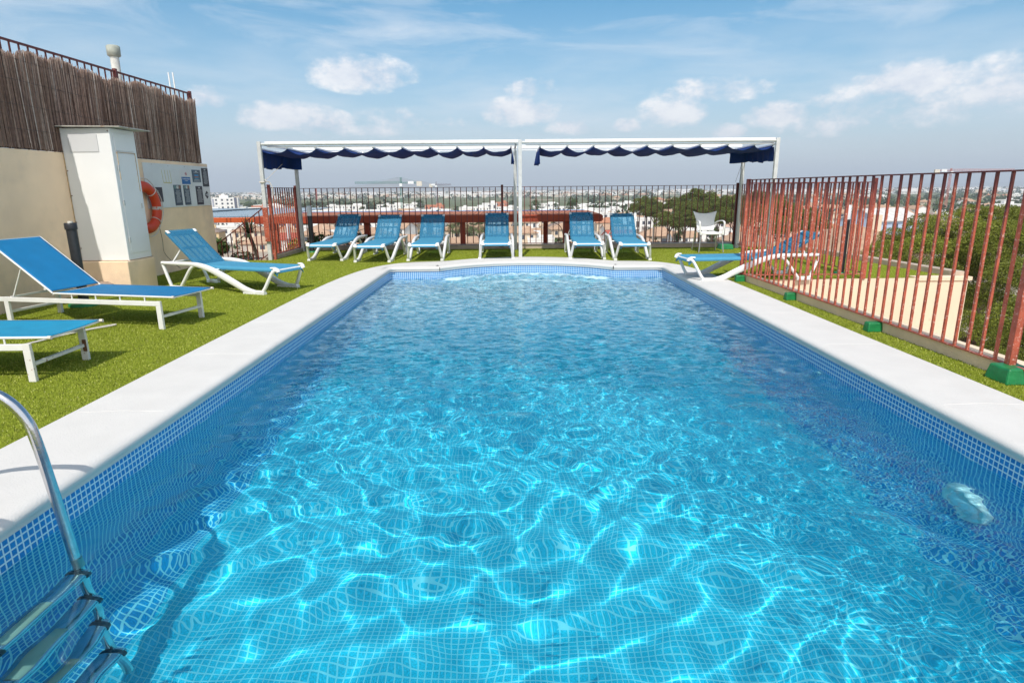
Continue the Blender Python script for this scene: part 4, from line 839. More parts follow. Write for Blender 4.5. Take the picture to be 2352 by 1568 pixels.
# ---------------------------------------------------------------- white chair
t = thing('plastic_chair', (4.28, 13.45, -.02), 'white plastic armchair with grey metal legs in the far right corner', 'chair')
def cb(u, v):
    z = .445 + .41 * v; w = np.interp(v, [0, .25, .5, .75, 1], [.17, .20, .195, .225, .262]); x = (2 * u - 1) * w
    z -= .055 * (1 - (2 * u - 1) ** 2) * v ** 3; y = .24 + .15 * v + .055 * ((2 * u - 1) ** 2) * -1 + .02; return (4.28 + x, 13.45 + y, z - .02)
mb = MB(); mb.sheet(cb, 20, 20, .010); mb.build('backrest', WHITEP, t)
def cs(u, v):
    w = .235 - .045 * v; y = -.24 + .48 * v; z = .425 + .012 * math.cos(v * 5) - .012 * math.sin(math.pi * u); 
    if v < .08: z -= .04 * ((.08 - v) / .08) ** 2
    return (4.28 + (2 * u - 1) * w, 13.45 + y, z - .02)
mb = MB(); mb.sheet(cs, 16, 20, .014); mb.build('seat', WHITEP, t)
for s in (-1, 1):
    mb = MB(); P = cat([(4.28 + s * .245, 13.23, .37), (4.28 + s * .258, 13.23, .55), (4.28 + s * .262, 13.25, .62), (4.28 + s * .255, 13.36, .645), (4.28 + s * .235, 13.55, .63), (4.28 + s * .20, 13.70, .58)], 5); n = len(P); mb.rib(P, [.035 + .02 * math.sin(math.pi * i / n) for i in range(n)], [.022] * n, side=(.3, .2, 0), seg=10); mb.rib([(4.28 + s * .235, 13.22, .36), (4.28 + s * .235, 13.22, .42)], [.05, .05], [.05, .05], seg=10); mb.build('arm', WHITEP, t)
    for y0, y1 in ((13.25, 13.20), (13.62, 13.74)):
        mb = MB(); mb.tube([(4.28 + s * .225, y0, .40), (4.28 + s * .262, y1, -.018)], .0125, 10); mb.build('leg', mat('leg_grey', (.42, .43, .44), .35, metal=.6), t)

# ---------------------------------------------------------------- pool ladder, underwater light
STEEL = mat('stainless_steel', (.62, .62, .64), .17, metal=1.0, var=.12, vscale=14, bump=.0006, bscale=40)
t = thing('pool_ladder', (-2.2, 2.05, 0), 'stainless steel pool ladder with curved handrails in the near left corner', 'pool ladder')
for y in (2.40, 1.88):
    P = cat([(q[0] * 1.0336, q[1], 1.35 - (1.35 - q[2]) * 1.0336) for q in [(-2.62, y, -.02), (-2.615, y, .25), (-2.585, y, .44), (-2.49, y, .565), (-2.34, y, .61), (-2.17, y, .605), (-2.04, y, .56), (-1.965, y, .475), (-1.935, y, .36), (-1.90, y, .06), (-1.868, y, -.24), (-1.80, y, -.92), (-1.765, y, -1.24)]], 8)
    mb = MB(); mb.tube(P, .0215, 20); mb.build('handrail', STEEL, t, rc=True)
    mb = MB(); mb.tube([(-1.936, y, -.22), (-1.925, y, -.31)], .0235, 20); mb.build('sleeve', mat('sleeve', (.35, .35, .33), .4, metal=.8), t, rc=True)
for k, z in enumerate((-.36, -.61, -.86, -1.11)):
    x = -1.862 - (z + .30) * .10 * -1
    x = -1.925 + (-.30 - z) * .115
    mb = MB(); mb.rib([(x, 1.88, z), (x, 2.14, z), (x, 2.40, z)], [.092] * 3, [.040] * 3, side=(1, 0, 0), seg=14); o = mb.build('tread', STEEL, t, rc=True)
    mb = MB()
    for y in (2.375, 1.905): mb.rib([(x, y - .010, z), (x, y + .010, z)], [.105] * 2, [.05] * 2, side=(1, 0, 0), seg=14)
    c = mb.build('tread_clamp', mat('clamp_black', (.02, .03, .04), .4), t, rc=True)
    mb = MB(); mb.rib([(x + .004, 1.94, z + .014), (x + .004, 2.08, z + .014), (x + .004, 2.18, z + .014)], [.055] * 3, [.022] * 3, side=(1, 0, 0), seg=10); mb.build('grip_pad', mat('grip', (.5, .47, .36), .7), t, rc=True)
t = thing('pool_light', (XR - .03, 3.28, -.86), 'round white underwater light on the right wall of the pool', 'pool light')
def xlathe(prof, c, seg=28):
    mb = MB(); mb.lathe(prof, (0, 0, 0), seg); mb.v = [(c[0] - v[2], c[1] + v[0], c[2] + v[1]) for v in mb.v]; return mb
xlathe([(.165, 0), (.165, .03), (.15, .045), (.138, .04)], (XR, 3.28, -.86)).build('rim', WHITEP, t, rc=True)
xlathe([(.137, .03), (.12, .04), (.06, .046), (.001, .048)], (XR, 3.28, -.86)).build('lens', mat('lens', (.70, .78, .82), .2), t, rc=True)
for (x, y, sgn) in ((XL, 7.6, 1), (XR, 5.15, -1)):
    mb = MB(); mb.lathe([(.035, 0), (.035, .02), (.02, .025)], (0, 0, 0), 16); mb.v = [(x + sgn * v[2], y + v[0], -.30 + v[1]) for v in mb.v]
    o = solo('water_inlet', mb, WHITEP, 'small white water inlet under the surface on the %s pool wall' % ('left' if sgn > 0 else 'right'), 'water inlet'); o.cycles.is_caustics_receiver = True

# ================================================================ lower roof terrace: red timber pergola
t = thing('red_pergola', (-2.5, 15.2, -2.3), 'dark red timber pergola with red tiled roof on the lower terrace beyond the railing', 'pergola')
TILE = bpy.data.materials.new('red_roof_tiles'); TILE.use_nodes = True
def _tile(mt, c1, c2, sx, sy):
    nt = mt.node_tree; N = nt.nodes.new; L = nt.links.new; b = nt.nodes['Principled BSDF']; tc = N('ShaderNodeTexCoord')
    w = N('ShaderNodeTexWave'); w.wave_type = 'BANDS'; w.bands_direction = 'X'; w.inputs['Scale'].default_value = sx; w.inputs['Distortion'].default_value = .4; L(tc.outputs['Object'], w.inputs['Vector'])
    n = N('ShaderNodeTexNoise'); n.inputs['Scale'].default_value = .6; n.inputs['Detail'].default_value = 6; L(tc.outputs['Object'], n.inputs['Vector'])
    mx = N('ShaderNodeMix'); mx.data_type = 'RGBA'; L(n.outputs[0], mx.inputs[0]); mx.inputs[6].default_value = (*c1, 1); mx.inputs[7].default_value = (*c2, 1)
    r = N('ShaderNodeMapRange'); r.inputs[1].default_value = 0; r.inputs[2].default_value = .35; r.inputs[3].default_value = .45; L(w.outputs[0], r.inputs[0])
    m2 = N('ShaderNodeMix'); m2.data_type = 'RGBA'; m2.blend_type = 'MULTIPLY'; m2.inputs[0].default_value = 1; L(mx.outputs[2], m2.inputs[6]); L(r.outputs[0], m2.inputs[7]); L(m2.outputs[2], b.inputs['Base Color']); b.inputs['Roughness'].default_value = .85
_tile(TILE, (.36, .09, .05), (.50, .22, .10), 3.2, 1)
TIMB = mat('red_timber', (.36, .052, .018), .6, var=.18, vscale=5)
mb = MB(); mb.box(-6.15, 2.15, 15.06, 17.4, .700, .745); mb.build('tiled_roof', TILE, t)
mb = MB(); mb.box(-6.15, 2.18, 14.97, 15.055, .565, .735); mb.build('front_beam', TIMB, t, bev=.01)
mb = MB(); mb.box(2.155, 2.22, 15.06, 17.4, .59, .71); mb.build('end_beam', TIMB, t, bev=.01)
mb = MB(); mb.box(-6.15, 2.04, 17.41, 17.50, .70, .758); mb.build('blue_gutter', mat('gutter_blue', (.01, .14, .42), .5), t)
for x in (-5.78, -3.5, -2.0, -1.18, .92, 1.36):
    mb = MB(); wd = .09 if x in (1.36, -5.78) else .06; y0 = 16.5 if x == .92 else 15.1; mb.box(x - wd, x + wd, y0, y0 + .17, -2.3, .565 if x != .92 else .69); mb.build('post', TIMB, t, bev=.01)
for x in (1.36, -5.78):
    for s_ in (-1, 1): mb = MB(); mb.tube(cat([(x + s_ * .09, 15.1, .22), (x + s_ * .16, 15.1, .44), (x + s_ * .34, 15.1, .55)], 5), .008, 6); mb.build('iron_bracket', BLACK, t)
t = thing('glass_awning', (-8.5, 15.2, -2.3), 'blue grey glazed awning with an orange red beam left of the red pergola', 'awning')
mb = MB(); mb.hexa([Vector(q) for q in ((-12.2, 15.2, .72), (-6.2, 15.2, .72), (-5.85, 20.5, .775), (-12.5, 20.5, .775), (-12.2, 15.2, .735), (-6.2, 15.2, .735), (-5.85, 20.5, .79), (-12.5, 20.5, .79))]); mb.build('glass_sheet', mat('awning_glass', (.10, .17, .24), .12, var=.1, vscale=.7), t)
mb = MB(); mb.box(-12.2, -6.17, 15.02, 15.12, .60, .72); mb.build('beam', mat('orange_timber', (.55, .10, .02), .6, var=.12, vscale=4), t, bev=.01)
for x0, x1 in ((-9.6, -7.9), (-11.7, -10.5)): mb = MB(); mb.bar((x0, 15.2, .745), (x1, 20.4, .80), .07, .02); mb.build('glazing_bar', BLACK, t)
for x in (-7.6, -10.5): mb = MB(); mb.box(x - .06, x + .06, 15.03, 15.11, -2.3, .60); mb.build('post', TIMB, t)
mb = MB(); mb.box(-16, 6.0, 14.8, 24, -2.5, -2.3); mb.box(-16, 6.0, 14.75, 24, -9, -2.6); solo('lower_terrace', mb, mat('terrace_tiles', (.42, .30, .22), .8, var=.1), 'terracotta paved lower roof terrace beyond the railing', 'terrace')
bollard(-5.28, 14.7, 1.2, .055, 'white and grey bollard light beyond the stairs in front of the red pergola post', z=-.62, post=mat('grey_metal', (.25, .27, .29), .5), hl=.34)

# ================================================================ plants near the stairs
LEAF = mat('leaf_green', (.06, .11, .03), .6, attr=True, spec=.3)
def leafmesh(name, V, F, base, var=.35):
    n = len(F); c = np.repeat(np.array(base) * rng.uniform(1 - var, 1 + var, (n, 1)), F.shape[1], 0); V2 = V[F].reshape(-1, 3); F2 = np.arange(F.size).reshape(-1, F.shape[1]); return npmesh(name, V2, F2, LEAF, False, c)
def spikes(n, L, w, droop=.3, up=.2, base=(.05, .08, .025)):
    V = []; F = []
    for _ in range(n):
        a = rng.uniform(0, 6.28); e = rng.uniform(-.3, 1.35) ; l = L * rng.uniform(.7, 1.1); d = np.array([math.cos(a) * math.cos(e), math.sin(a) * math.cos(e), math.sin(e)]); s = np.array([-math.sin(a), math.cos(a), 0]) * w
        pts = [d * l * f + np.array([0, 0, -droop * l * f * f * math.cos(e)]) for f in (0, .35, .7, 1.0)]; ws = (1, 1, .6, .05); k = len(V)
        for p, q in zip(pts, ws): V += [p - s * q, p + s * q]
        F += [(k, k + 1, k + 3, k + 2), (k + 2, k + 3, k + 5, k + 4), (k + 4, k + 5, k + 7, k + 6)]
    return leafmesh('leaves', np.array(V), np.array(F), base)
t = thing('yucca', (-5.75, 14.5, -2.3), 'tall yucca with a spiky dark green head beyond the stair railing', 'yucca')
mb = MB(); mb.tube(cat([(-5.80, 14.5, -2.3), (-5.85, 14.5, -1.2), (-5.98, 14.5, -.2), (-6.12, 14.5, .36)], 6), .045, 8); mb.build('trunk', mat('bark', (.09, .065, .045), .9, var=.3, vscale=20), t)
o = obj('leaf_crown', spikes(74, .48, .016, .25, base=(.035, .05, .018)), t, Vector((-6.12, 14.5, .38)) - t.location)
def leafball(n, rx, ry, rz, s, base, var=.4):
    p = rng.normal(0, 1, (n, 3)); p /= np.linalg.norm(p, axis=1)[:, None]; p *= rng.uniform(.35, 1, (n, 1)) ** .6 * np.array([rx, ry, rz])
    return leafcloud(p, s, base, var)
def leafcloud(p, s, base, var=.4, asp=.45, upb=0):
    n = len(p); a = rng.normal(0, 1, (n, 3)); a[:, 2] += upb; a /= np.linalg.norm(a, axis=1)[:, None]; b = np.cross(a, rng.normal(0, 1, (n, 3))); b /= np.linalg.norm(b, axis=1)[:, None]
    L_ = s * rng.uniform(.6, 1.3, (n, 1)); w = L_ * asp
    V = np.stack([p - a * L_, p + b * w, p + a * L_, p - b * w], 1).reshape(-1, 3); F = np.arange(4 * n).reshape(-1, 4)
    c = np.repeat(np.array(base) * rng.uniform(1 - var, 1 + var, (n, 1)), 4, 0); return npmesh('leaves', V, F, LEAF, False, c)
POT = mat('terracotta', (.42, .15, .07), .85, var=.15)
def shrub(x, y, z, r, label, base, pot=True, n=420, s=.05, g=None):
    t = thing('shrub', (x, y, z), label, 'shrub', g)
    if pot: mb = MB(); mb.lathe([(.11, 0), (.16, .26), (.17, .28), (.15, .28)], (x, y, z)); mb.build('pot', POT, t)
    mb = MB()
    for k in range(6): a = k * 1.05; mb.tube([(x, y, z + .2), (x + r * .5 * math.cos(a), y + r * .5 * math.sin(a), z + .28 + r)], .008, 5)
    mb.build('stems', mat('bark', (.09, .065, .045), .9), t)
    obj('foliage', leafball(n, r, r, r * .85, s, base), t, (0, 0, .30 + r))
shrub(-4.60, 14.9, -.55, .34, 'glossy green shrub behind the leftmost lounger at the terrace edge', (.05, .10, .02), False, s=.055); shrub(-5.15, 14.75, -.45, .2, 'small bright yellow green shrub at the corner of the side railing', (.25, .30, .03), False, 200)
shrub(-3.65, 15.0, -.75, .42, 'dark leafy shrub showing between the railing and the leftmost lounger', (.04, .07, .02), False, 500, .06)
shrub(-6.55, 15.0, -1.0, .34, 'small dark potted shrub beyond the stair railing', (.04, .06, .02)); shrub(-6.05, 14.7, -1.1, .26, 'thin potted shrub beside the yucca stem', (.05, .07, .03))
shrub(-6.90, 14.6, -.45, .21, 'bright green palm like shrub at the end of the beige wall', (.08, .13, .03), False, 300, .07)
t = thing('dracaena', (-5.0, 14.8, -2.3), 'thin spiky plant seen through the bars of the side railing', 'plant')
mb = MB(); mb.tube([(-5.0, 14.8, -2.3), (-5.05, 14.8, .05)], .025, 6); mb.build('trunk', mat('bark', (.09, .065, .045), .9), t); obj('leaf_crown', spikes(50, .45, .014, .4, base=(.05, .06, .03)), t, (-.05, 0, 2.35))
t = thing('low_fence', (-6.6, 14.3, -1.3), 'low black metal fence at the foot of the stairs', 'fence')
mb = MB(); mb.bar((-7.6, 14.3, -.20), (-5.3, 14.3, -.17), .05, .03)
for x in (-7.2, -6.6, -6.05, -5.5): mb.bar((x, 14.3, -.20), (x, 14.3, -1.3), .03, .03, (0, 1, 0))
mb.build('frame', BLACK, t)

# ================================================================ the town and the plain below
G = -22.0
def gp(u, v, z=None):
    x = (u - 1176) / 1407; y = -(v - 784) / 1407; d = cam.matrix_world.to_3x3() @ Vector((x, y, -1)); t = ((G if z is None else z) - 1.35) / d.z; return Vector((d.x * t, d.y * t, G if z is None else z))
def at(u, v, Y):
    x = (u - 1176) / 1407; y = -(v - 784) / 1407; d = cam.matrix_world.to_3x3() @ Vector((x, y, -1)); t = Y / d.y; return Vector((d.x * t, Y, 1.35 + d.z * t))
def ground():
    m = bpy.data.materials.new('plain_ground'); m.use_nodes = True; nt = m.node_tree; N = nt.nodes.new; L = nt.links.new; b = nt.nodes['Principled BSDF']; b.inputs['Roughness'].default_value = 1; b.inputs['Specular IOR Level'].default_value = .1
    tc = N('ShaderNodeTexCoord')
    v = N('ShaderNodeTexVoronoi'); v.inputs['Scale'].default_value = .0085; v.distance = 'CHEBYCHEV'; L(tc.outputs['Object'], v.inputs['Vector'])
    r = N('ShaderNodeValToRGB'); el = r.color_ramp.elements; r.color_ramp.interpolation = 'CONSTANT'
    el[0].color = (.13, .14, .07, 1); el[0].position = 0; el[1].position = .3; el[1].color = (.16, .165, .085, 1)
    for p, c in ((.6, (.13, .15, .075)), (.8, (.17, .17, .09)), (.95, (.30, .25, .17))): e = el.new(p); e.color = (*c, 1)
    sp = N('ShaderNodeSeparateColor'); L(v.outputs['Color'], sp.inputs[0]); L(sp.outputs[0], r.inputs[0])
    n = N('ShaderNodeTexNoise'); n.inputs['Scale'].default_value = .06; n.inputs['Detail'].default_value = 7; L(tc.outputs['Object'], n.inputs['Vector'])
    mx = N('ShaderNodeMix'); mx.data_type = 'RGBA'; mx.blend_type = 'MULTIPLY'; mx.inputs[0].default_value = 1; L(r.outputs[0], mx.inputs[6])
    mr = N('ShaderNodeMapRange'); mr.inputs[1].default_value = .3; mr.inputs[2].default_value = .7; mr.inputs[3].default_value = .7; mr.inputs[4].default_value = 1.3; L(n.outputs[0], mr.inputs[0]); L(mr.outputs[0], mx.inputs[7])
    sx = N('ShaderNodeSeparateXYZ'); L(tc.outputs['Object'], sx.inputs[0]); near = N('ShaderNodeMapRange'); near.inputs[1].default_value = 450; near.inputs[2].default_value = 850; L(sx.outputs[1], near.inputs[0])
    m2 = N('ShaderNodeMix'); m2.data_type = 'RGBA'; L(near.outputs[0], m2.inputs[0]); m2.inputs[6].default_value = (.40, .33, .26, 1); L(mx.outputs[2], m2.inputs[7]); L(m2.outputs[2], b.inputs['Base Color'])
    mb = MB(); k = 13500; mb.add([(-k, -900, G), (k, -900, G), (k, k, G), (-k, k, G)], [(0, 1, 2, 3)]); o = mb.build('ground', m); tag(o, kind='structure')
ground()
PAL = {'white': (.74, .73, .70), 'cream': (.68, .56, .42), 'yellow': (.66, .50, .28), 'pink': (.62, .42, .33), 'sand': (.58, .48, .37), 'blue': (.42, .52, .66), 'brick': (.50, .20, .12)}
ROOF = {'tan': (.44, .28, .18), 'terra': (.45, .20, .11), 'red': (.40, .09, .06), 'grey': (.24, .18, .15), 'flat': (.55, .50, .45), 'pale': (.58, .55, .52)}
WIN = mat('window_dark', (.06, .07, .09), .3); SHUT = mat('shutter', (.45, .40, .36), .7)
def wm(k): return mat('render_' + k, PAL[k], .9, var=.08, vscale=.5)
def rm(k): return mat('roof_' + k, ROOF[k], .9, var=.18, vscale=1.2)
def house(w, d, h, wall, roof, kind, storeys=2, name='house'):
    t = bpy.data.objects.new(name, None); COL.objects.link(t)
    def b(mb, n, m, p=t):
        o = obj(n, mb.mesh(n, m), p); return o
    mb = MB()
    if kind == 'flat':
        mb.box(-w / 2, w / 2, -d / 2, d / 2, 0, h); wl = b(mb, 'wall', wm(wall))
        mb = MB(); mb.box(-w / 2 - .1, w / 2 + .1, -d / 2 - .1, -d / 2 + .15, h, h + .7); mb.box(-w / 2 - .1, w / 2 + .1, d / 2 - .15, d / 2 + .1, h, h + .7); mb.box(-w / 2 - .1, -w / 2 + .15, -d / 2 + .15, d / 2 - .15, h, h + .7); mb.box(w / 2 - .15, w / 2 + .1, -d / 2 + .15, d / 2 - .15, h, h + .7); b(mb, 'parapet', wm(wall))
        mb = MB(); mb.box(-w / 2 + .16, w / 2 - .16, -d / 2 + .16, d / 2 - .16, h, h + .06); b(mb, 'roof', rm(roof))
        mb = MB(); mb.box(w * .08, w * .36, 0, d * .3, h + .061, h + 2.3); b(mb, 'roof_hut', wm(wall))
    elif kind == 'gable':
        mb.box(-w / 2, w / 2, -d / 2, d / 2, 0, h); rh = d * .22
        mb.add([(-w / 2, -d / 2, h), (-w / 2, d / 2, h), (-w / 2, 0, h + rh)], [(0, 1, 2)][::-1]); mb.add([(w / 2, -d / 2, h), (w / 2, d / 2, h), (w / 2, 0, h + rh)], [(0, 1, 2)]); b(mb, 'wall', wm(wall))
        mb = MB()
        for s in (-1, 1): mb.hexa([Vector(q) for q in ((-w / 2 - .4, s * (d / 2 + .5), h - .35 * rh / (d / 2) - .05), (w / 2 + .4, s * (d / 2 + .5), h - .35 * rh / (d / 2) - .05), (w / 2 + .4, 0, h + rh), (-w / 2 - .4, 0, h + rh), (-w / 2 - .4, s * (d / 2 + .5), h - .35 * rh / (d / 2) + .2), (w / 2 + .4, s * (d / 2 + .5), h - .35 * rh / (d / 2) + .2), (w / 2 + .4, 0, h + rh + .25), (-w / 2 - .4, 0, h + rh + .25))])
        b(mb, 'roof', rm(roof))
    else:
        mb.box(-w / 2, w / 2, -d / 2, d / 2, 0, h); b(mb, 'wall', wm(wall)); rh = min(w, d) * .24; e = .6; rl = max(0, w - d) / 2
        mb = MB(); V = [(-w / 2 - e, -d / 2 - e, h), (w / 2 + e, -d / 2 - e, h), (w / 2 + e, d / 2 + e, h), (-w / 2 - e, d / 2 + e, h), (-w / 2 - e, -d / 2 - e, h + .2), (w / 2 + e, -d / 2 - e, h + .2), (w / 2 + e, d / 2 + e, h + .2), (-w / 2 - e, d / 2 + e, h + .2), (-rl - .1, 0, h + rh + .2), (rl + .1, 0, h + rh + .2)]
        mb.add(V, [(3, 2, 1, 0), (0, 1, 5, 4), (1, 2, 6, 5), (2, 3, 7, 6), (3, 0, 4, 7), (4, 5, 9, 8), (5, 6, 9), (6, 7, 8, 9), (7, 4, 8)]); rf = b(mb, 'roof', rm(roof))
        mb = MB(); mb.box(w * .2, w * .2 + .7, -.3, .4, h + rh * .3, h + rh + .9); b(mb, 'chimney', wm(wall), rf)
    nw = max(2, int(w / 3.2)); sh = h / storeys
    for s_ in range(storeys):
        for k in range(nw):
            x = -w / 2 + w * (k + .5) / nw; ww = .55 if (k + s_) % 2 else .9
            mb = MB(); mb.box(x - ww, x + ww, -d / 2 - .05, -d / 2 + .02, sh * s_ + sh * (.28 if (k + s_) % 3 else .08), sh * s_ + sh * .78); b(mb, 'window', WIN if (k * 7 + s_ * 3) % 4 else SHUT)
    if storeys > 1 and kind != 'gable':
        mb = MB(); mb.box(-w * .42, -w * .02, -d / 2 - 1.2, -d / 2 - .051, sh - .1, sh + .08); mb.box(-w * .42, -w * .02, -d / 2 - 1.2, -d / 2 - 1.1, sh + .081, sh + .95); b(mb, 'balcony', wm(wall))
    return t
PROT = []
def proto(key, cat_, label, far=False, **kw):
    t = house(**kw); t['category'] = cat_; PROT.append((key, t, label)); t['used'] = 0; return t
proto('w2', 'house', 'white flat roofed two storey house with balcony in the town below', w=10, d=9, h=6.4, wall='white', roof='flat', kind='flat')
proto('w1', 'house', 'low white flat roofed house in the town below', w=14, d=9, h=3.6, wall='white', roof='pale', kind='flat', storeys=1)
proto('wl', 'house', 'long white block of flat roofed row houses beyond the red pergola roof', w=30, d=11, h=6.2, wall='white', roof='pale', kind='flat')
proto('ct', 'house', 'cream two storey house with tan hipped tile roof in the town below', w=11, d=9, h=6, wall='cream', roof='tan', kind='hip')
proto('st', 'house', 'sand coloured bungalow with wide tan tile roof in the town below', w=13, d=11, h=3.2, wall='sand', roof='tan', kind='hip', storeys=1)
proto('pt', 'house', 'pink walled house with terracotta gable roof in the town below', w=11, d=9, h=5.2, wall='pink', roof='terra', kind='gable')
proto('wg', 'house', 'white walled house with tan gable roof in the town below', w=12, d=10, h=5.5, wall='white', roof='tan', kind='gable')
proto('yt', 'house', 'yellow two storey house with brown hipped roof in the town below', w=10, d=8.5, h=6.2, wall='yellow', roof='grey', kind='hip')
proto('cr', 'house', 'cream house with terracotta hipped roof in the town below', w=12, d=10, h=4.2, wall='cream', roof='terra', kind='hip', storeys=1)
proto('rr', 'house', 'white house with bright red gable roof in the town below', w=11, d=9, h=3.8, wall='white', roof='red', kind='gable', storeys=1)
proto('wh', 'warehouse', 'long low white warehouse on the plain beyond the town', w=60, d=26, h=7, wall='white', roof='pale', kind='gable', storeys=1)
proto('br', 'house', 'brick red and white building block in the white rows', w=16, d=10, h=7.5, wall='brick', roof='flat', kind='flat')
PD = {k: (t, l) for k, t, l in PROT}
SPOTS = []
def put(key, x, y, s=1.0, rz=0.0, label=None, z=None, nm=None):
    t, l = PD[key]
    if t['used'] == 0: o = t; t['used'] = 1
    else: o = copy_tree(t)
    if 'used' in o: del o['used']
    if o is t: t['used'] = 1
    o.location = (x, y, G if z is None else z); o.rotation_euler = (0, 0, rz); o.scale = (s, s, s * random.uniform(.92, 1.08))
    tag(o, label or l, group='buildings of the town and plain below the terrace'); SPOTS.append((x, y)); return o
# buildings one can make out
for key, u, v, s, rz, lab in [('ct', 1190, 572, 1.1, .3, 'cream house with salmon roof just beyond the kerb left of the middle pergola post'), ('yt', 1286, 549, 1.0, .05, 'yellow house with brown hipped roof behind the second lounger right of the middle post'), ('st', 1232, 555, 1.0, .5, 'sand coloured house with grey brown roof between the dark pergola posts'),
                              ('wg', 1056, 604, 1.1, .7, 'tan gable roof below the palm trees left of the middle lounger'), ('rr', 1420, 563, 1.0, .2, 'house with bright red roof between the two rightmost loungers of the back row'), ('w2', 1440, 540, 1.2, 0, 'plain white tall house right of the end of the red pergola roof'),
                              ('cr', 1395, 530, 1.1, 0, 'peach and yellow house just right of the red pergola roof end'), ('st', 1512, 562, 1.3, -.2, 'wide dusty brown hipped roof left of the white chair'), ('wl', 1600, 560, .9, .02, 'long building with a big tan roof behind the white chair'), ('pt', 1640, 548, 1.9, .02, 'large tan roofed house behind and right of the white chair'),
                              ('w2', 815, 545, 1.2, .1, 'white stepped apartment house behind the leftmost loungers'), ('w2', 880, 548, 1.3, -.1, 'white apartment house between the second and third loungers from the left'), ('ct', 745, 560, 1.1, .4, 'cream house by the bollard light at the left corner'), ('ct', 860, 572, 1.0, .6, 'house with tan pyramid roof below the second lounger'),
                              ('wl', 555, 548, .9, 0, 'long pale brown roofed house seen through the stair railing'), ('ct', 660, 548, 1.6, .1, 'large cream apartment house seen through the bars of the side railing'), ('rr', 655, 572, 1.1, 0, 'low building with red walls behind the side railing'), ('st', 600, 575, 1.0, .2, 'pale house with louvred roof vents beside the yucca'),
                              ('br', 1000, 492, 1.1, 0, 'white and brick building with orange panels beyond the red tiled roof'), ('w2', 1125, 490, 1.4, 0, 'tall plain white building beyond the roof left of the middle post'), ('wg', 1690, 520, 1.2, 0, 'pale house low among the pines at the far corner post')]:
    p = gp(u, v); put(key, p.x, p.y, s, rz, lab)
p = gp(1985, 545, -16); PAL['sky'] = (.38, .50, .70)
bh = house(13, 11, 7, 'blue', 'pale', 'gable'); bh.location = at(2015, 545, 150); bh.location.z = -13.5; bh.rotation_euler = (0, 0, .35); tag(bh, 'light blue house with white edged gable roof left of the big pine', 'house', 'buildings of the town and plain below the terrace')
p = gp(1960, 640, -10); ch = house(7, 9, 6.5, 'cream', 'tan', 'hip'); ch.location = (27.5, 50, -10); tag(ch, 'tall cream walled house with small tan roof behind the right hand bollard light', 'house', 'buildings of the town and plain below the terrace')
random.seed(21)
def clear(x, y, r): return all((x - a) ** 2 + (y - b_) ** 2 > r * r for a, b_ in SPOTS)
n1 = 0
y = 238
while y < 560:
    x = -.55 * y - random.uniform(0, 15)
    while x < .80 * y and n1 < 205:
        xr = x / y; pr = .90 if xr < .12 else (.62 if xr < .42 else .5)
        if 415 < y and xr < .1: pr = .9
        if random.random() < pr and clear(x, y, 11) and not (-.12 < xr < -.03 and y < 300):
            if y < 400: k = random.choices(['w2', 'w1', 'ct', 'st', 'pt', 'wg', 'yt', 'cr', 'rr'], [3, 1.2, 3, 3, 1.2, 2.4, .8, 1.2, .25])[0]
            else: k = random.choices(['w2', 'w1', 'wl', 'wg', 'ct', 'cr'], [4, 4, 3, .5, .6, .5] if xr < .22 else [1, 2, .3, 2.5, 3, 3.5])[0]
            put(k, x, y + random.uniform(-4, 4), random.uniform(.85, 1.15), random.choice([0, .1, -.15, .3, math.pi / 2 * .98, -.4])); n1 += 1
        x += random.uniform(15, 23) * (1 + (y - 238) / 700)
    y += random.uniform(21, 27)
for k in range(62):                      # the dense white rows beyond the red roof
    yy = random.uniform(470, 760); xx = yy * random.uniform(-.5, .26)
    if clear(xx, yy, 13): put(random.choices(['wl', 'w2', 'w1', 'br'], [6, 2, 3, .3])[0], xx, yy, random.uniform(.75, 1.1), random.choice([0, .08, -.1, .2]))
for k in range(44):
    yy = random.uniform(560, 1300); xx = yy * random.uniform(.16, .86)
    if clear(xx, yy, 14): put(random.choices(['cr', 'wg', 'ct', 'w1', 'wl'], [3, 3, 2, 2, 1])[0], xx, yy, random.uniform(.9, 1.4), random.uniform(-.5, .5))
for k in range(46):
    yy = random.uniform(1700, 3000); xx = yy * random.uniform(-.25, .86); put('wh', xx, yy, random.uniform(.6, 1.15), random.uniform(-.25, .25))
# white apartment block on the left
A0 = at(520, 476, 640); t = thing('apartment_block', (A0.x, A0.y, G), 'white four storey apartment block with dark stair tower far left beyond the awning', 'apartment block')
t.rotation_euler = (0, 0, .25); WB = wm('white')
def loc_build(mb, n, m, p): return obj(n, mb.mesh(n, m), p)
mb = MB(); mb.box(-10, 9, -6, 6, 0, 16.5); mb.box(-15, -9.99, -5, 6, 0, 15.8); loc_build(mb, 'wall', WB, t); mb = MB(); mb.box(-5, 3, -3, 3, 16.5, 19); mb.box(-3, 0, -2, 2, 19, 20.3); mb.box(11.2, 12.5, -5, 4, 0, 16.4); loc_build(mb, 'roof_hut', WB, t)
mb = MB(); mb.box(9.0, 11.2, -6.1, 4, 1, 16.6); loc_build(mb, 'stair_tower', mat('tower_dark', (.10, .11, .15), .6), t)
mb = MB(); mb.box(-11.5, -10.02, -6.4, -5.02, 0, 15.5); loc_build(mb, 'shaded_bay', mat('bay_grey', (.34, .36, .42), .8), t)
for zz in (2.2, 6, 9.8, 13.4):
    for xx in (-7.8, -2.2, 2.8, 6.6): mb = MB(); mb.box(xx - .9, xx + .9, -6.05, -5.95, zz, zz + 1.8); loc_build(mb, 'window', WIN, t)

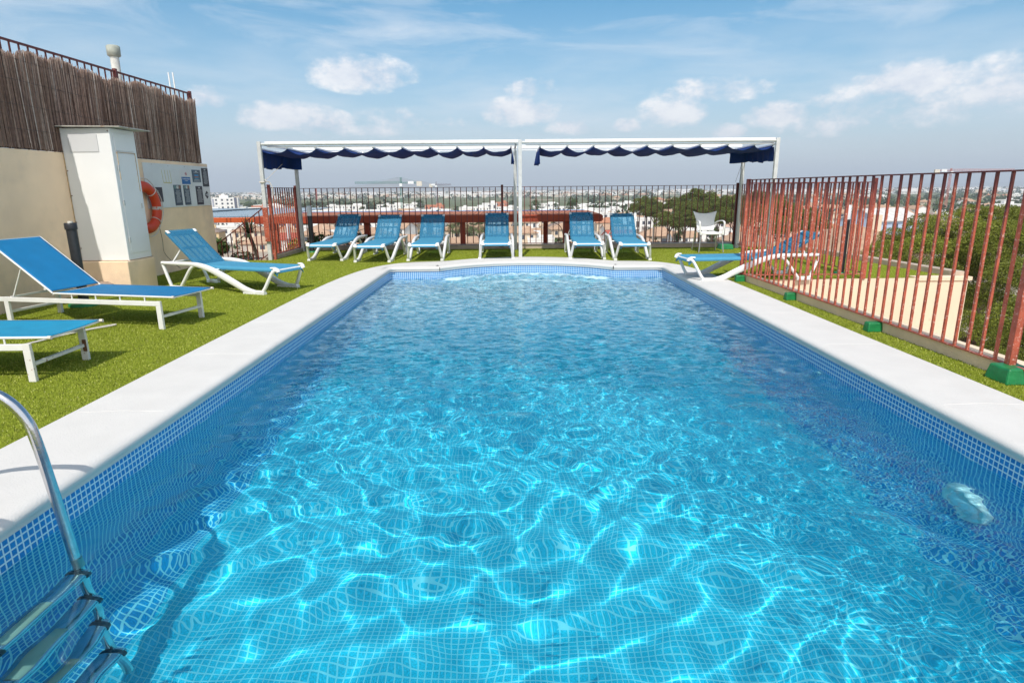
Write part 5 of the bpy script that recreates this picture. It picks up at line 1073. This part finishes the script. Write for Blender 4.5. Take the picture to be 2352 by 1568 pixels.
# ---------------------------------------------------------------- far-off built-up areas, greenhouses and woods, each seen as one mass
def boxes(n, yr, xr, sz, hz, pal, name, label, cat_, clus=0):
    y = yr[0] * (yr[1] / yr[0]) ** rng.uniform(0, 1, n); x = y * rng.uniform(*xr, n); w = rng.uniform(*sz, n) * (y / yr[0]) ** .35; d = w * rng.uniform(.4, 1, n); h = rng.uniform(*hz, n); z = np.full(n, G)
    c8 = np.array([(-1, -1, 0), (1, -1, 0), (1, 1, 0), (-1, 1, 0), (-1, -1, 1), (1, -1, 1), (1, 1, 1), (-1, 1, 1)])
    V = np.stack([np.c_[x + c[0] * w / 2, y + c[1] * d / 2, z + c[2] * h] for c in c8], 1).reshape(-1, 3); b = np.arange(n)[:, None] * 8
    F = np.concatenate([b + np.array([f]) for f in ((4, 5, 6, 7), (0, 1, 5, 4), (1, 2, 6, 5), (2, 3, 7, 6), (3, 0, 4, 7))]); col = np.array(pal)[rng.integers(0, len(pal), n)] * rng.uniform(.85, 1.1, (n, 1)); cc = np.repeat(col, 8, 0).reshape(n, 8, 3)
    o = obj(name, npmesh(name, V, F, mat('far_paint', (.5, .5, .5), .9, attr=True), False, cc.reshape(-1, 3))); tag(o, label, cat_, kind='stuff')
WHT3 = [(.70, .68, .66), (.72, .70, .66), (.60, .50, .40), (.66, .58, .5), (.5, .30, .2), (.75, .74, .74)]
boxes(2100, (1900, 7000), (-.6, 1.5), (14, 40), (4, 9), WHT3, 'distant_town', 'pale distant town spread along the horizon', 'town')
boxes(420, (260, 1600), (.86, 1.6), (9, 16), (4, 7), [(.70, .66, .6), (.6, .48, .38), (.5, .32, .22), (.66, .55, .42)], 'outer_suburb', 'roofs of the suburb spreading out to the far right', 'town')
boxes(160, (1650, 2300), (-.48, .14), (10, 24), (4, 8), WHT3[:4], 'distant_suburb', 'scattered pale houses beyond the green field on the left', 'town')
boxes(120, (2300, 6000), (.25, 1.5), (120, 300), (3, 5), [(.72, .73, .76), (.66, .70, .74)], 'distant_greenhouses', 'long white greenhouse roofs near the horizon on the right', 'greenhouses')
def leafpts(c, r, n): p = rng.normal(0, 1, (n, 3)); p /= np.linalg.norm(p, axis=1)[:, None]; return p * np.array(r) * rng.uniform(.6, 1, (n, 1)) + np.array(c)
def woods(n, yr, xr, name, label, base, k=14, sz=(3, 6)):
    P = []; y = yr[0] * (yr[1] / yr[0]) ** rng.uniform(0, 1, n); u_ = rng.uniform(*xr, n); u_ = u_ + .02 * np.sin(y * .011); x = y * u_
    for i in range(n): r_ = rng.uniform(*sz); P.append(leafpts((x[i], y[i], G + r_ * .9), (r_ * rng.uniform(1, 2.2), r_, r_ * 1.0), k))
    P = np.concatenate(P); o = obj(name, leafcloud(P, 1.9 * sz[1] / 6 * 1.1, base, .35, .7, .4)); tag(o, label, 'woods', kind='stuff')
woods(1200, (1650, 4800), (-.6, 1.5), 'distant_woods', 'dark distant belts of trees between the far buildings', (.045, .065, .03), 16, (4, 8))
woods(60, (1300, 1700), (-.45, .15), 'field_hedges', 'dark hedges and scattered trees on the green field', (.05, .07, .03), 16, (3, 6))
woods(760, (430, 1300), (.10, 1.3), 'orchard_trees', 'mixed dark green trees between the houses on the right of centre', (.05, .075, .026), 26, (2.6, 5.0))
woods(260, (240, 520), (-.5, 1.3), 'garden_greenery', 'small green garden shrubs between the nearer houses', (.055, .085, .028), 30, (1.3, 2.6))
woods(90, (720, 830), (-.44, -.2), 'marsh_trees', 'loose row of green trees behind the white apartment block', (.06, .08, .035), 26, (3.5, 6))

# ---------------------------------------------------------------- trees one can tell apart
BARK = mat('bark_brown', (.10, .07, .05), .95, var=.3, vscale=4)
def crown(cl, per, leaf, base, upb=.3, var=.3, flat=.6):
    P = []; C = []
    for (c, r_) in cl:
        n = int(per * (r_ ** 2)); p = rng.normal(0, 1, (n, 3)); p[:, 2] = np.abs(p[:, 2]) * 1.1 - .35; p /= np.linalg.norm(p, axis=1)[:, None]
        P.append(p * np.array([r_, r_, r_ * flat]) * rng.uniform(.72, 1.05, (n, 1)) + np.array(c)); C.append(np.repeat(np.array([base]) * rng.uniform(.75, 1.25), n, 0) * rng.uniform(1 - var, 1 + var, (n, 1)))
    P = np.concatenate(P); C = np.concatenate(C); n = len(P); a = rng.normal(0, 1, (n, 3)); a[:, 2] += upb; a /= np.linalg.norm(a, axis=1)[:, None]; b = np.cross(a, rng.normal(0, 1, (n, 3))); b /= np.linalg.norm(b, axis=1)[:, None]
    L_ = leaf * rng.uniform(.6, 1.3, (n, 1)); V = np.stack([P - a * L_ * .4, P + b * L_ * .3, P + a * L_, P - b * L_ * .3], 1).reshape(-1, 3); return npmesh('foliage', V, np.arange(4 * n).reshape(-1, 4), LEAF, False, np.repeat(C, 4, 0))
def dome(n, R_, H, cr, inner=.25):
    out = []
    for _ in range(n):
        a = random.uniform(0, 6.283); e = math.asin(random.uniform(-.25, 1)); k = random.uniform(.80, 1.0) if random.random() > inner else random.uniform(.45, .8)
        out.append(((math.cos(a) * math.cos(e) * R_ * k, math.sin(a) * math.cos(e) * R_ * k, max(-.2, math.sin(e)) * H * k), random.uniform(*cr)))
    return out
def tree_proto(kind):
    t = bpy.data.objects.new({'pine': 'pine_tree', 'bush': 'broadleaf_tree', 'palm': 'palm_tree', 'cyp': 'cypress_tree'}[kind], None); COL.objects.link(t)
    mb = MB()
    if kind == 'pine':
        mb.tube([(0, 0, 0), (.1, 0, 3), (-.1, .1, 6)], [.25, .2, .15], 8); mb.tube([(0, 0, -16), (0, 0, .05)], [.3, .25], 8); [mb.tube([(-.05, .05, 4.2), (1.6 * math.cos(a), 1.6 * math.sin(a), 6.2), (2.6 * math.cos(a), 2.6 * math.sin(a), 7)], [.12, .08, .04], 6) for a in (.3, 1.6, 2.9, 4.1, 5.2)]
        obj('trunk', mb.mesh('trunk', BARK), t); cl = [((c[0], c[1], c[2] + 6.4), r_) for c, r_ in dome(44, 4.0, 3.1, (1.0, 1.5), .3)]; obj('crown', crown(cl, 260, .20, (.10, .12, .016)), t)
    elif kind == 'bush':
        mb.tube([(0, 0, 0), (.1, 0, 3)], [.25, .15], 8); obj('trunk', mb.mesh('trunk', BARK), t); cl = [((c[0], c[1], c[2] + 3.6), r_) for c, r_ in dome(38, 3.2, 3.6, (.7, 1.15), .4)]; cl += [((random.uniform(-2, 2), random.uniform(-2, 2), 2.2), 1.1) for _ in range(10)]; obj('crown', crown(cl, 90, .30, (.055, .085, .022)), t)
    elif kind == 'cyp':
        mb.tube([(0, 0, 0), (0, 0, 5)], [.15, .08], 6); obj('trunk', mb.mesh('trunk', BARK), t); obj('crown', crown([((0, 0, z), .95 * math.sin(math.pi * min(.98, (z + .6) / 8.2)) ** .6 + .1) for z in np.linspace(.6, 7.4, 14)], 130, .25, (.03, .05, .02), 1.5, flat=1), t)
    else:
        mb.tube([(0, 0, 0), (.15, 0, 4), (.05, 0, 8.6)], [.26, .2, .19], 8); obj('trunk', mb.mesh('trunk', BARK), t)
        V = []; F = []
        for i in range(46):
            a = rng.uniform(0, 6.28); e = rng.uniform(-.75, 1.3); l = 2.1 * rng.uniform(.8, 1.1); dr = rng.uniform(.35, .75); d = np.array([math.cos(a) * math.cos(e), math.sin(a) * math.cos(e), math.sin(e)])
            s_ = np.array([-math.sin(a), math.cos(a), 0]); pts = [d * l * f + np.array([0, 0, -dr * l * f * f]) for f in (.12, .4, .7, 1)]
            for j in range(10):      # fan blades
                th = (j / 9 - .5) * 1.7; q = pts[2] ; dd = d * math.cos(th) + s_ * math.sin(th) + np.array([0, 0, -.3]); k = len(V); V += [q - s_ * .05, q + s_ * .05, q + dd * .95]; F.append((k, k + 1, k + 2))
            k = len(V); V += [pts[0] - s_ * .04, pts[0] + s_ * .04, pts[2] + s_ * .03]; F.append((k, k + 1, k + 2))
        o = obj('crown', leafmesh('crown', np.array(V), np.array(F), (.09, .12, .035), .3), t, (.05, 0, 8.7)); mb = MB(); mb.lathe([(.2, 6.6), (.55, 7.2), (.65, 8.0), (.3, 8.7)], (.05, 0, 0), 12); obj('dry_skirt', mb.mesh('dry_skirt', mat('dry_fronds', (.22, .16, .09), .95, var=.4, vscale=3)), t)
    return t
TP = {k: tree_proto(k) for k in ('pine', 'bush', 'palm', 'cyp')}; USED = set()
def tree(kind, x, y, s, label, sx=1.0, z=None, group='trees in the town below'):
    t = TP[kind]
    if kind in USED: t = copy_tree(t)
    USED.add(kind); t.location = (x, y, G if z is None else z); t.rotation_euler = (0, 0, random.uniform(0, 6.28)); t.scale = (s * sx, s * sx, s); return tag(t, label, 'tree', group)
random.seed(5)
for i in range(13):
    u = 1030 + i * 6.8 + random.uniform(-5, 5); y = random.uniform(212, 250); q = at(u, 503 + random.uniform(-3, 12), y); s = (q.z - G) / 10.4; tree('palm', q.x, y, s, 'tall fan palm in the grove left of the middle pergola post', 1.15)
PINES = [(1487, 452, 24, 190), (1467, 464, 15, 200), (1505, 470, 22, 185), (1555, 452, 20, 175), (1578, 462, 24, 165), (1612, 434, 29, 170), (1640, 462, 26, 160), (1600, 466, 24, 150), (1668, 450, 26, 160), (1540, 486, 24, 150), (1572, 494, 22, 150), (1700, 446, 26, 150), (1690, 476, 28, 140), (1650, 486, 20, 150), (1760, 440, 34, 120), (1735, 468, 30, 120), (1805, 462, 34, 110), (1850, 478, 30, 110), (1880, 500, 26, 105), (1790, 496, 30, 105)]
for i, (u, v, r_, y) in enumerate(PINES):
    q = at(u, v, y); rad = r_ * y / 1441 * 1.5; sx = rad / 4.6; t = tree('pine', q.x, y, 1, 'round topped stone pine in the pine grove beyond the far right corner', 1, group='stone pines beyond the far right corner'); t.scale = (sx, sx, sx * 1.1); t.location.z = q.z - 9.7 * sx * 1.1
for (u, v, r_, y, lab) in [(1318, 447, 20, 420, 'broad olive brown tree beyond the right end of the red tiled roof'), (1420, 493, 16, 300, 'round green tree right of the red pergola roof end'), (1490, 520, 12, 260, 'small green tree before the pines'), (1228, 452, 15, 480, 'grey green tree right of the middle pergola post'), (1006, 478, 12, 470, 'green tree beyond the red tiled roof near the brick building'), (1290, 555, 14, 240, 'olive tree beside the yellow house'), (1520, 556, 13, 230, 'round grey olive tree before the wide brown roof'),
                          (965, 455, 12, 700, 'dark bushy tree at the edge of the green field'), (700, 466, 12, 640, 'dark tree left in the field near the side railing'), (885, 466, 8, 600, 'yellowish bush beyond the blue gutter'), (1640, 505, 18, 190, 'dark green tree under the stone pines'), (1560, 512, 16, 185, 'green tree in front of the pine grove')]:
    q = at(u, v, y); H = q.z - G; t = tree('bush', q.x, y, 1, lab); t.scale = (r_ * y / 1441 / 3.9,) * 2 + (H / 8.0,)
for i in range(64):
    y = random.uniform(250, 900); xr = random.uniform(-.02, .62) if i % 4 else random.uniform(-.5, 0); 
    if clear(xr * y, y, 7): tree(random.choices(['bush', 'cyp', 'palm'], [6, 1, 1.6])[0], xr * y, y, random.uniform(.7, 1.25), 'dark green tree standing among the roofs of the town')

def big_pine(loc, R_, H, ncl, label, lean=0):
    t = thing('pine_tree', loc, label, 'tree', 'big stone pines below the right hand terrace'); hz = loc[2] - (G + 3)
    mb = MB(); mb.tube([(loc[0], loc[1], G + 3), (loc[0] + .3, loc[1], loc[2] - 4), (loc[0], loc[1], loc[2] + H * .2)], [.42, .34, .22], 10)
    for k in range(11):
        a = k * 2.4; r1 = R_ * random.uniform(.5, .85); mb.tube([(loc[0] + .1, loc[1], loc[2] - 3 + k * .15), (loc[0] + r1 * .5 * math.cos(a), loc[1] + r1 * .5 * math.sin(a), loc[2] - .8), (loc[0] + r1 * math.cos(a), loc[1] + r1 * math.sin(a), loc[2] + .4)], [.2, .12, .05], 7)
    mb.build('trunk', BARK, t)
    cl = dome(ncl, R_, H, (.7, 1.25), .25); o = obj('crown', crown(cl, 3000, .060, (.155, .175, .019), .6, .25, .60), t)
random.seed(9)
big_pine((24.0, 31, -4.8), 6.1, 4.9, 170, 'huge olive green stone pine crown behind the red railing on the right')
big_pine((20.6, 20.5, -6.6), 4.6, 4.2, 110, 'lower stone pine crown at the right edge under the terrace ledge')

# ---------------------------------------------------------------- cranes, masts, mountain
def lattice(mb, p, q, w, n, r_=.12):
    p = Vector(p); q = Vector(q); d = (q - p); u = d.normalized(); a = u.orthogonal().normalized() if abs(u.z) < .9 else Vector((1, 0, 0)); b = u.cross(a).normalized(); cs = [(a + b) * w / 2, (a - b) * w / 2, (-a - b) * w / 2, (-a + b) * w / 2]
    for c in cs: mb.bar(p + c, q + c, r_ * 1.6, r_ * 1.6)
    for k in range(n):
        s0 = p + d * (k / n); s1 = p + d * ((k + 1) / n)
        for i in range(4): mb.bar(s0 + cs[i], s1 + cs[(i + 1) % 4], r_, r_)
def crane(u_m, v_top, v_jib, u_j, u_c, Y, m, label, wt=1.6, th=.16):
    B = at(u_m, v_jib, Y); T = at(u_m, v_top, Y); J = at(u_j, v_jib, Y); K = at(u_c, v_jib, Y); zj = B.z; t = thing('tower_crane', (B.x, Y, G), label, 'crane', 'tower cranes on the horizon')
    J = Vector((J.x, Y, zj)); K = Vector((K.x, Y, zj))
    mb = MB(); lattice(mb, (B.x, Y, G), (B.x, Y, zj), wt, 30, th); mb.build('mast', m, t)
    mb = MB(); lattice(mb, (B.x, Y, zj), (B.x, Y, T.z), wt * .7, 5, th); mb.build('tower_top', m, t)
    mb = MB(); lattice(mb, (B.x, Y, zj + wt * .4), J + Vector((0, 0, wt * .4)), wt * .9, 26, th * .8); mb.build('jib', m, t)
    mb = MB(); lattice(mb, (B.x, Y, zj + wt * .2), K + Vector((0, 0, wt * .2)), wt * .6, 10, th * .8); mb.build('counter_jib', m, t)
    mb = MB(); mb.bar((B.x, Y, T.z), J.lerp(B, .3) + Vector((0, 0, wt * .8)), th * .6, th * .6); mb.bar((B.x, Y, T.z), K + Vector((0, 0, wt * .5)), th * .6, th * .6); mb.build('stay_cables', m, t)
    dx = 1 if K.x > B.x else -1; mb = MB(); mb.box(K.x - 2.2, K.x + 2.2, Y - .8, Y + .8, zj - 2.4, zj + 1.5); mb.build('counterweight', mat('ballast', (.6, .56, .48), .9), t)
    mb = MB(); mb.box(B.x - 1.1, B.x + 1.1, Y - 1.8, Y + .2, zj - 2.6, zj - .2); mb.build('cab', mat('cab_white', (.7, .72, .72), .6), t)
    mb = MB(); q = B.lerp(K, .55); mb.box(q.x - 2.4, q.x + 2.4, Y - wt, Y - wt + .15, zj - .6, zj + 1.6); mb.build('sign_board', mat('cab_white', (.7, .72, .72), .6), t)
crane(921, 407.5, 421, 815, 963, 530, mat('crane_green', (.03, .19, .15), .6), 'green tower crane in front of the mountain', 1.5, .11)
crane(1002, 417.5, 425.5, 1036, 990, 760, mat('crane_grey', (.22, .20, .24), .6), 'small grey tower crane right of the green crane', 1.4, .12)
crane(2184, 387, 393, 2330, 2152, 560, mat('crane_red', (.50, .16, .12), .6), 'faint red and white tower crane above the red railing at the right', 1.4, .10)
for (u, vt, Y, lab) in [(1098, 455, 520, 'thin grey street mast beyond the red tiled roof'), (860, 466, 430, 'thin concrete mast near the green crane'), (975, 450, 640, 'slim light mast at the edge of the field'), (1445, 466, 250, 'pale concrete pole in front of the left pines'), (1503, 468, 215, 'wooden pole before the tall stone pine'), (1548, 500, 180, 'short pale pole below the stone pines')]:
    q = at(u, vt, Y); t = thing('utility_pole', (q.x, Y, G), lab, 'pole', 'poles in the town'); mb = MB(); mb.tube([(q.x, Y, G), (q.x, Y, q.z)], [.24, .16], 8); mb.build('mast', mat('pole_grey', (.42, .38, .33), .8), t)
    mb = MB(); mb.bar((q.x - .8, Y, q.z - .4), (q.x + .8, Y, q.z - .4), .12, .12); mb.build('cross_arm', mat('pole_grey', (.42, .38, .33), .8), t)
t = thing('radio_mast', (at(725, 430, 1500).x, 1500, G), 'red and white lattice radio mast on the horizon near the side railing', 'mast'); mb = MB(); lattice(mb, (t.location.x, 1500, G), (t.location.x, 1500, 5), 3, 16, .5); mb.build('tower', mat('mast_red', (.5, .12, .1), .7), t)
def mountain():
    Y0 = 9000; n = 150; pk = [(700, 0), (740, 22), (790, 72), (815, 92), (850, 120), (880, 165), (905, 238), (918, 262), (930, 240), (950, 218), (970, 190), (990, 150), (1020, 100), (1060, 70), (1120, 40), (1200, 18), (1300, 0)]
    us = [p[0] for p in pk]; hs = [p[1] for p in pk]
    def fn(a, b):
        u = 700 + 600 * a; x = (u - 1176) / 1441 * Y0; y = Y0 + 1900 * (b - .5); h = np.interp(u, us, hs) * .83 * max(0, math.cos(math.pi * (b - .5))) ** .9
        return (x, y, G + h * (.9 + .18 * noise.fractal(Vector((x * .0012, y * .0012, 0)), 1, 2, 5)) * (1 if 0 < b < 1 else 0))
    mb = MB(); mb.grid(fn, n, 26); o = mb.build('mountain', mat('mountain_rock', (.22, .19, .15), 1, var=.3, vscale=.004)); tag(o, kind='structure')
    def f2(a, b): x = 3000 + 9800 * a; y = 12200 + 900 * b; return (x, y, G + (40 + 45 * noise.fractal(Vector((x * .0006, 3, 0)), 1, 2, 5) + 50 * a) * math.sin(math.pi * b))
    mb = MB(); mb.grid(f2, 120, 8); o = mb.build('hills', mat('mountain_rock', (.22, .19, .15), 1)); tag(o, kind='structure')
mountain()

# ---------------------------------------------------------------- labels that single out each building and tree by what it stands beside
def relabel():
    inv = cam.matrix_world.inverted()
    LM = [(500, 'end of beige wall'), (560, 'stair railing'), (650, 'side railing'), (715, 'left bollard light'), (790, 'first lounger'), (885, 'second lounger'), (921, 'green crane'), (990, 'third lounger'), (1080, 'palm grove'), (1140, 'middle lounger'), (1192, 'middle pergola post'), (1260, 'dark timber posts'), (1335, 'fourth lounger'), (1435, 'fifth lounger'), (1520, 'lounger row end'), (1640, 'white chair'), (1690, 'far corner post'), (1790, 'right pergola post'), (1945, 'right bollard light'), (2010, 'red corner post'), (2190, 'red crane'), (2330, 'right picture edge')]
    D = {}
    for o in COL.objects:
        if o.parent is None and o.get('group') in ('buildings of the town and plain below the terrace', 'trees in the town below', 'stone pines beyond the far right corner', 'utility poles'):
            q = inv @ (o.location + Vector((0, 0, 4))); 
            if q.z > -1: continue
            u = 1176 + 1407 * q.x / -q.z; v = 784 - 1407 * q.y / -q.z
            if o['label'] not in REP: continue
            nm = min(LM, key=lambda l: abs(l[0] - u))[1]; band = 'on horizon' if v < 447 else 'on plain' if v < 459 else 'mid distance' if v < 472 else 'well behind' if v < 484 else 'behind' if v < 505 else 'low behind' if v < 535 else 'just past kerb by'
            if band in ('on horizon', 'on plain', 'mid distance'): band += ' behind'
            D.setdefault(REP[o['label']] + ' ' + band + ' ' + nm, []).append((u, o))
    NUM = ['leftmost', 'second', 'third', 'fourth', 'fifth', 'sixth', 'seventh', 'eighth', 'ninth', 'tenth', 'eleventh', 'twelfth']
    for k, L_ in D.items():
        L_.sort(key=lambda t_: t_[0]); n = len(L_)
        for i, (u, o) in enumerate(L_): o['label'] = k if n == 1 else k + (', left one' if i == 0 else ', right one') if n == 2 else k + ', ' + (NUM[i] if i == 0 else NUM[min(i, 11)] + ' from left')
REP = {l: s_ for (k, t_, l), s_ in zip(PROT, ['white two storey house', 'low white flat house', 'long white row block', 'cream tan roofed house', 'sand tiled bungalow', 'pink gabled house', 'white tan gabled house', 'yellow brown roofed house', 'cream terracotta roofed house', 'white red roofed house', 'long white warehouse', 'brick and white block'])}
REP.update({'tall fan palm in the grove left of the middle pergola post': 'tall fan palm', 'round topped stone pine in the pine grove beyond the far right corner': 'round stone pine', 'dark green tree standing among the roofs of the town': 'dark green town tree'})
relabel()

# ---------------------------------------------------------------- the air: pale even haze
def haze():
    mb = MB(); mb.box(-13000, 13000, -800, 13300, G - 1, 320); m = bpy.data.materials.new('haze'); m.use_nodes = True; nt = m.node_tree; nt.nodes.clear(); o_ = nt.nodes.new('ShaderNodeOutputMaterial'); v = nt.nodes.new('ShaderNodeVolumePrincipled')
    v.inputs['Color'].default_value = (.84, .91, 1, 1); v.inputs['Density'].default_value = HAZE; v.inputs['Anisotropy'].default_value = 0.0; nt.links.new(v.outputs[0], o_.inputs['Volume']); o = mb.build('haze', m); tag(o, 'pale blue haze over the plain', 'haze', kind='stuff')
HAZE = 1.9e-4
haze()
